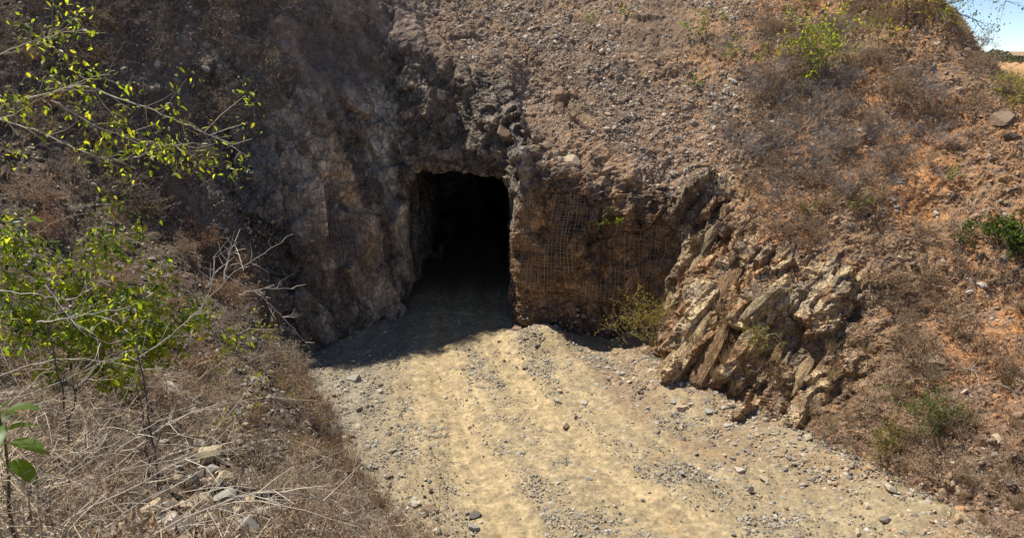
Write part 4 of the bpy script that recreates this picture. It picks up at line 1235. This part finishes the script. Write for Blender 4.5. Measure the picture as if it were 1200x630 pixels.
# tree stump on the upper bank
g = ground_at(180, 124)
rg = np.random.default_rng(97)
n = 18; rows = []
for zi, zz in enumerate([-.2, 0, .15, .35, .5]):
    for k in range(n):
        an = k * 2 * math.pi / n
        rr = (.24 if zi else .30) * (1 + .12 * math.sin(an * 3 + 1) + rg.uniform(-.05, .05)) * (1.15 if zi < 2 else .95)
        z = zz if zi < 4 else .46 + .13 * rg.random() + .06 * math.sin(an * 2)
        rows.append((math.cos(an) * rr, math.sin(an) * rr, z))
rows.append((0, 0, .40))
Q = [[r_ * n + k, r_ * n + (k + 1) % n, (r_ + 1) * n + (k + 1) % n, (r_ + 1) * n + k] for r_ in range(4) for k in range(n)]
T = [[4 * n + k, 4 * n + (k + 1) % n, 5 * n] for k in range(n)]
cst = np.tile(np.array([.11, .085, .065]), (len(rows), 1)); cst[4 * n:] = (.33, .28, .22)
st = build('tree_stump', np.array(rows), [np.array(Q), np.array(T)], M_BARK, cst)
st.location = g; st.scale = (.95, .95, 1.1)
tag(st, 'dark weathered tree stump with a jagged top on the upper bank', 'stump')

# ---------------------------------------------------------------- wire netting pinned on the rock
Ginv = G  # displaced grid
def netting(name, s0, s1, t0, t1, cell, label, seed, colr, hole=.2, off=.03, rw=.008):
    """netting is hung on the smooth shape of the wall, a hand clear of it"""
    rg = np.random.default_rng(seed)
    ns_, nt_ = 60, 60
    ss_, tt_ = np.meshgrid(np.linspace(s0, s1, ns_), np.linspace(t0, t1, nt_), indexing='ij')
    # real surface sampled by nearest grid node, smoothed
    si = np.searchsorted(sv, ss_.ravel()).clip(0, nS - 1); ti = np.searchsorted(tv, tt_.ravel()).clip(0, nT - 1)
    Pg = G[si, ti].reshape(ns_, nt_, 3)
    Nb = N[si, ti].reshape(ns_, nt_, 3)
    dsp = ((Pg - base[si, ti].reshape(ns_, nt_, 3)) * Nb).sum(2)
    d2 = dsp.copy()
    for _ in range(3):
        mx = np.maximum.reduce([np.roll(d2, 1, 0), np.roll(d2, -1, 0), np.roll(d2, 1, 1), np.roll(d2, -1, 1), d2])
        d2 = mx * .15 + d2 * .85
        d2 = (np.roll(d2, 1, 0) + np.roll(d2, -1, 0) + np.roll(d2, 1, 1) + np.roll(d2, -1, 1) + 2 * d2) / 6
    H_ = base[si, ti].reshape(ns_, nt_, 3) + Nb * (d2 + off)[..., None]
    W_ = np.linalg.norm(np.diff(H_, axis=0), axis=2).sum(0).mean(); L_ = np.linalg.norm(np.diff(H_, axis=1), axis=2).sum(1).mean()
    nu, nv = int(W_ / cell), int(L_ / cell)
    def bil(u, v):
        x = u * (ns_ - 1); y = v * (nt_ - 1)
        i = np.minimum(x.astype(int), ns_ - 2); j = np.minimum(y.astype(int), nt_ - 2)
        a, b = (x - i)[:, None], (y - j)[:, None]
        return H_[i, j]*(1-a)*(1-b) + H_[i+1, j]*a*(1-b) + H_[i, j+1]*(1-a)*b + H_[i+1, j+1]*a*b
    def tubes_broken(pts):
        keep = fbm(pts.astype(np.float32), 1.15, 3, 900 + seed) > -.12
        run = []
        for q, k_ in zip(pts, keep):
            if k_: run.append(q)
            else:
                if len(run) > 2: a.tube(np.array(run), rw, rw, 3, rust(0))
                run = []
        if len(run) > 2: a.tube(np.array(run), rw, rw, 3, rust(0))
    def rust(m): return np.array(colr) * rg.uniform(.75, 1.2)
    a = Acc()
    for k in range(nu + 1):
        u = k / nu; lo = max(0, rg.normal() * .02 + hole * .25 * (1 + math.sin(k * .35))); hi = 1 - abs(rg.normal()) * .03
        v = np.linspace(lo, hi, 60); tubes_broken(bil(np.full(60, u) + .004 * np.sin(v * 9), v))
    for k in range(nv + 1):
        v = k / nv
        u = np.linspace(abs(rg.normal()) * .01, 1 - abs(rg.normal()) * .02, 90)
        if v < hole * .4: u = u[(np.sin(u * 25) > -.2)]
        if len(u) > 3: tubes_broken(bil(u, np.full(len(u), v) + .003 * np.sin(u * 12)))
    return tag(a.build(name, M_WIRE), label, 'wire netting')
netting('wire_netting', 16.35, 19.35, 2.75, 4.75, .105, 'square rusty wire netting covering the brown rock face beside the tunnel', 1, (.34, .25, .165))
netting('wire_netting', 5.35, 7.0, 2.9, 4.1, .105, 'square wire netting on the shaded grey rock wall opposite', 2, (.26, .23, .2))

# ---------------------------------------------------------------- individual boulders
def boulder_mesh(seed, flat=.7, box=False):
    rg = np.random.default_rng(seed)
    # subdivide the icosahedron three times
    V = ICO.tolist(); F = ICOF.tolist()
    for _ in range(3):
        cache = {}; F2 = []
        def mid_(i, j):
            k = (min(i, j), max(i, j))
            if k not in cache:
                m = (np.array(V[i]) + np.array(V[j])) / 2; V.append((m / np.linalg.norm(m)).tolist()); cache[k] = len(V) - 1
            return cache[k]
        for a_, b_, c_ in F:
            ab, bc, ca_ = mid_(a_, b_), mid_(b_, c_), mid_(c_, a_)
            F2 += [[a_, ab, ca_], [b_, bc, ab], [c_, ca_, bc], [ab, bc, ca_]]
        F = F2
    V = np.array(V)
    if box:
        V = V / np.abs(V).max(1)[:, None] * .82 * (1 + .0 * V)
        for ax_ in (0, 0, 0, 0):
            nrm = unit(np.array([rg.choice([-1, 1]) * 1.0, rg.normal() * .7, rg.normal() * .7])); over = V @ nrm - rg.uniform(.6, .8)
            V = V - np.where(over > 0, over, 0)[:, None] * nrm
        for _ in range(5):
            nrm = unit(rg.normal(size=3)); over = V @ nrm - rg.uniform(.75, .95)
            V = V - np.where(over > 0, over, 0)[:, None] * nrm
        V = V * (1 + .07 * fbm((V * 1.0).astype(np.float32), 3.5, 4, seed))[:, None]
        return V, np.array(F)
    # cut by random planes: flat broken faces
    for _ in range(15):
        nrm = unit(rg.normal(size=3)); dd = rg.uniform(.38, .78)
        over = V @ nrm - dd
        V = V - np.where(over > 0, over, 0)[:, None] * nrm
    V = V * np.array([1.25, 1.0, flat]) * (1 + .05 * fbm((V * 1.0).astype(np.float32), 3.0, 3, seed))[:, None]
    return V, np.array(F)
BPAL = {'grey': (.33, .31, .27), 'tan': (.46, .36, .24), 'pale': (.47, .42, .34), 'brown': (.27, .19, .13), 'dark': (.14, .12, .10), 'yellow': (.44, .36, .22), 'ochre': (.58, .42, .235), 'slabgrey': (.48, .37, .235), 'slabbrown': (.38, .24, .13)}
bm_cache = {}
def boulder(px, py, size, colr, label, group=None, flat=.7, seed=None, rz=None, name='boulder', lift=.25):
    key = (seed or 0) % 9, colr, round(flat, 1)
    if key not in bm_cache:
        V, F = boulder_mesh(900 + key[0], flat)
        o = build(name, V, F, M_STONE, np.array(BPAL[colr]) * (1 + .15 * fbm(V.astype(np.float32), 2.0, 3, 5))[:, None], link=False)
        bm_cache[key] = o.data
    o = bpy.data.objects.new(name, bm_cache[key]); COL.objects.link(o)
    g = ground_at(px, py)
    zr = float(road_height(np.array([g.x]), np.array([g.y]))[0])
    if g.z < .7: g.z = max(g.z, zr)
    o.location = g + Vector((0, 0, size * lift * flat))
    o.scale = (size,) * 3
    rr = random.Random((seed or 1) * 13)
    o.rotation_euler = (rr.uniform(-.3, .3), rr.uniform(-.3, .3), rr.uniform(0, 6.28) if rz is None else rz)
    if label is None: label = ('small ' if size < .065 else 'larger ' if size > .095 else '') + colr + ' loose stone'
    if label.endswith('loose stone'): label = own_label(label, g)
    tag(o, label, 'rock', group)
    return o
# pile low on the near bank
pile = [(202, 556, .10, 'pale', 'angular whitish stone, leftmost of the pile on the bank'),
        (247, 541, .17, 'yellow', 'big flat topped yellowish stone at the top of the pile on the bank'),
        (262, 562, .12, 'yellow', 'rounded yellowish stone on the right flank of the pile on the bank'),
        (230, 580, .17, 'brown', 'large brown stone in the middle of the pile on the bank'),
        (262, 592, .17, 'grey', 'large grey angular stone low in the pile on the bank'),
        (222, 602, .13, 'tan', 'tan block at the foot of the pile on the bank'),
        (200, 600, .11, 'brown', 'small rusty brown stone at the foot of the pile on the bank'),
        (236, 526, .12, 'grey', 'grey stone sitting above the flat yellowish one in the pile'),
        (222, 545, .12, 'dark', 'dark stone in the shaded gap of the pile on the bank'),
        (292, 625, .13, 'grey', 'smooth grey stone by itself at the lowest edge of the bank pile'),
        (198, 462, .15, 'pale', 'pale flat stone high above the pile, under the dark stem'),
        (245, 612, .11, 'tan', 'tan wedge shaped stone under the large grey one')]
for k, (x, y, s, c, lb) in enumerate(pile):
    boulder(x, y, s * (1.15 if y < 570 else .9), c, lb, 'stones of the pile on the near bank', .75, k + 1, lift=.8)
rr = random.Random(3)
for k in range(80):
    boulder(238 + rr.gauss(0, 26), 572 + rr.gauss(0, 30), rr.uniform(.045, .11), rr.choice(['grey', 'tan', 'pale', 'brown', 'dark']), None, 'small stones of the pile on the near bank', .75, 300 + k, lift=.5)

# named stones on and by the road
road_st = [(415, 446, .20, 'grey', 'squat grey boulder on the shadow edge by the near bank'),
           (400, 448, .12, 'grey', 'smaller grey stone touching the squat boulder by the near bank'),
           (500, 600, .15, 'brown', 'brown block with pale top at the near road edge'),
           (556, 606, .13, 'dark', 'dark flat stone at the near road edge, upper of two'),
           (556, 622, .15, 'grey', 'grey flat stone at the near road edge, lower of two'),
           (487, 592, .12, 'pale', 'pale stone beside the brown block at the near road edge'),
           (880, 574, .10, 'dark', 'single dark brown stone lying alone on the yellow track'),
           (868, 551, .16, 'pale', 'flat pale slab at the far side of the track below the slope'),
           (705, 480, .09, 'pale', 'small round white stone in the grey rubble beyond the track'),
           (640, 424, .10, 'grey', 'grey stone below the heap by the wall corner'),
           (630, 412, .15, 'dark', 'dark angular block on the foot of the heap by the wall corner'),
           (605, 385, .22, 'brown', 'brown boulder on the heap at the tunnel corner'),
           (690, 562, .13, 'grey', 'flat grey stone between the two wheel ruts'),
           (800, 485, .20, 'tan', 'tan slab fallen at the foot of the outcrop'),
           (830, 492, .14, 'grey', 'grey broken block near the tan fallen slab'),
           (985, 490, .10, 'brown', 'brown stone lodged at the foot of the sunny slope')]
for k, (x, y, s, c, lb) in enumerate(road_st):
    boulder(x, y, s, c, lb, 'loose stones on and beside the track', .6, k + 20)
slope_st = [(1172, 142, .34, 'brown', 'wide weathered boulder set into the slope below the crest'),
            (1188, 160, .22, 'dark', 'lower grey boulder under the wide one below the crest'),
            (1057, 215, .13, 'pale', 'small bright stone in the orange soil halfway up the slope'),
            (1045, 235, .16, 'pale', 'pale slab tilted in the orange soil'),
            (1150, 335, .15, 'pale', 'upper pale stone of the pair below the dark glossy bush'),
            (1138, 342, .14, 'pale', 'lower pale stone of the pair below the dark glossy bush'),
            (1100, 425, .26, 'tan', 'tan rock jutting from the brush above the dark green bush'),
            (1130, 372, .10, 'pale', 'little white stone in the brush low on the slope'),
            (1168, 512, .15, 'tan', 'tan rock low on the slope by the frame edge'),
            (1185, 565, .16, 'brown', 'dark brown rock at the lowest corner of the slope')]
for k, (x, y, s, c, lb) in enumerate(slope_st):
    boulder(x, y, s, c, lb, 'rocks set in the sunny slope', .65, k + 40, lift=.15)
# broken blocks on the lip over the portal
lip_st = [(592, 150, .50, 'brown', 'big jutting block right over the tunnel corner'), (640, 168, .40, 'brown', 'rough block along the top of the netted wall'),
          (668, 186, .36, 'tan', 'tan block sunk in the top of the netted wall'), (716, 192, .36, 'brown', 'brown block sunk in the top of the netted wall')]
for k, (x, y, s, c, lb) in enumerate(lip_st):
    boulder(x, y, s, c, lb, 'blocks along the broken lip', .8, k + 60, lift=-.45)
# long slabs standing out of the outcrop along its steep bedding
def slab(x0, y0, x1, y1, wid, colr, label, seed):
    a_, b_ = ground_at(x0, y0), ground_at(x1, y1)
    if a_ is None or b_ is None: return
    if (a_ - b_).length > 3.2: b_ = a_ + (b_ - a_).normalized() * 2.2
    key = 'slab', seed % 5, colr
    if key not in bm_cache:
        V, F = boulder_mesh(950 + key[1], 1.0, box=True)
        o = build('rock_slab', V, F, M_ROCK, np.array(BPAL[colr]) * (.9 + .25 * fbm(V.astype(np.float32), 2.0, 3, 5))[:, None], link=False)
        bm_cache[key] = o.data
    o = bpy.data.objects.new('rock_slab', bm_cache[key]); COL.objects.link(o)
    ax = (b_ - a_).normalized()
    outv = Vector((-.62, -.62, .45)); w_ = outv.cross(ax).normalized(); outv = ax.cross(w_).normalized()
    M = Matrix((ax, w_, outv)).transposed().to_4x4()
    o.matrix_world = Matrix.Translation((a_ + b_) / 2 - outv * wid * .62) @ M @ Matrix.Diagonal((min((b_ - a_).length * .8, wid * 5.5), wid * 1.35, wid * 1.3, 1))
    tag(o, label, 'rock slab', 'slabs of the outcrop')
for k, (x0, y0, x1, y1, w_, c_, lb) in enumerate([
    (775, 450, 828, 375, .30, 'ochre', 'broad pale slab at the left foot of the outcrop'),
    (798, 345, 832, 285, .20, 'ochre', 'slim slab leaning up the middle of the outcrop edge'),
    (792, 300, 818, 235, .16, 'slabgrey', 'narrow grey rib high on the outcrop edge'),
    (782, 255, 792, 205, .13, 'slabbrown', 'upright brown rib at the top corner of the netted wall'),
    (838, 365, 860, 310, .22, 'slabbrown', 'brown block set back above the pale slab'),
    (820, 440, 850, 380, .22, 'slabbrown', 'rusty slab in the hollow right of the broad pale slab'),
    (852, 455, 882, 375, .20, 'ochre', 'tan rib in the middle of the outcrop foot'),
    (868, 380, 905, 340, .20, 'slabgrey', 'grey block capping the middle of the outcrop'),
    (898, 465, 930, 395, .15, 'slabgrey', 'long thin grey rib towards the right end of the outcrop'),
    (925, 470, 952, 410, .13, 'ochre', 'last thin tan rib at the right end of the outcrop'),
    (900, 440, 915, 400, .15, 'slabbrown', 'short brown wedge between the two thin ribs'),
    (815, 300, 842, 262, .15, 'slabgrey', 'small grey slab behind the narrow high rib')]):
    slab(x0, y0, x1, y1, w_, c_, lb, k)
# more loose stones nobody would name, in groups
rr = random.Random(5)
for k in range(60):
    x = rr.uniform(610, 900); y = 405 + (x - 610) * .36 + rr.gauss(0, 22) + 20
    boulder(x, y, rr.uniform(.05, .12), rr.choice(['grey', 'tan', 'pale', 'brown', 'grey']), None,
            'stones in the far rubble strip', .6, 100 + k)
for k in range(28):
    y = rr.uniform(455, 628); x = 385 + (y - 455) * .62 + rr.gauss(8, 18)
    boulder(x, y, rr.uniform(.04, .10), rr.choice(['grey', 'grey', 'pale', 'brown']), None,
            'stones along the near track edge', .6, 200 + k)

# dead branches on the sunny slope
for k, (x0, y0, x1, y1, lb) in enumerate([(1045, 82, 1112, 78, 'pale dead branch lying level below the crest shrub'),
                                          (1065, 170, 1080, 205, 'forked grey dead branch standing out of the brush high on the slope'),
                                          (1150, 248, 1185, 243, 'pale stick leaning on the dark glossy bush'),
                                          (955, 100, 962, 135, 'bent pale sapling trunk under the leafy shrub'),
                                          (1125, 430, 1190, 455, 'long thin curved stem arching over the lower slope'),
                                          (985, 75, 993, 30, 'thin pale trunk rising through the leafy shrub')]):
    g = ground_at((x0 + x1) / 2, max(y0, y1)) or at(x0, y0, 20)
    D = g.y - .25
    stemmed('dead_branch', [[(x0, y0, D), ((x0 * 2 + x1) / 3, (y0 * 2 + y1) / 3 - 3, D), ((x0 + 2 * x1) / 3, (y0 + 2 * y1) / 3 + 2, D), (x1, y1, D)]], 840 + k, lb, 'branch', (.46, .40, .33), None, 0, r=.018, tw=5, twl=.5)

# far treeline past the crest
rg = np.random.default_rng(3)
a = Acc()
m = 14000
ang = rg.uniform(R(24), R(50), m); dd = rg.uniform(230, 300, m)
hh = rg.random(m) ** 1.5 * (1.9 + .8 * np.sin(ang * 60) + .6 * np.sin(ang * 170))
pos = np.stack([np.sin(ang) * dd, np.cos(ang) * dd, 6.3 + np.maximum(hh, 0)], 1)
a.blades(pos, rg.normal(size=(m, 3)), rg.normal(size=(m, 3)), rg.uniform(.4, .8, m), rg.uniform(.35, .7, m), pick(rg, m, [(.09, .11, .07), (.12, .13, .09)], .3), 'leaf')
tag(a.build('forest', M_LITTER), 'dark line of distant trees on the horizon', 'forest', kind='stuff')
print('objects', len(bpy.data.objects))
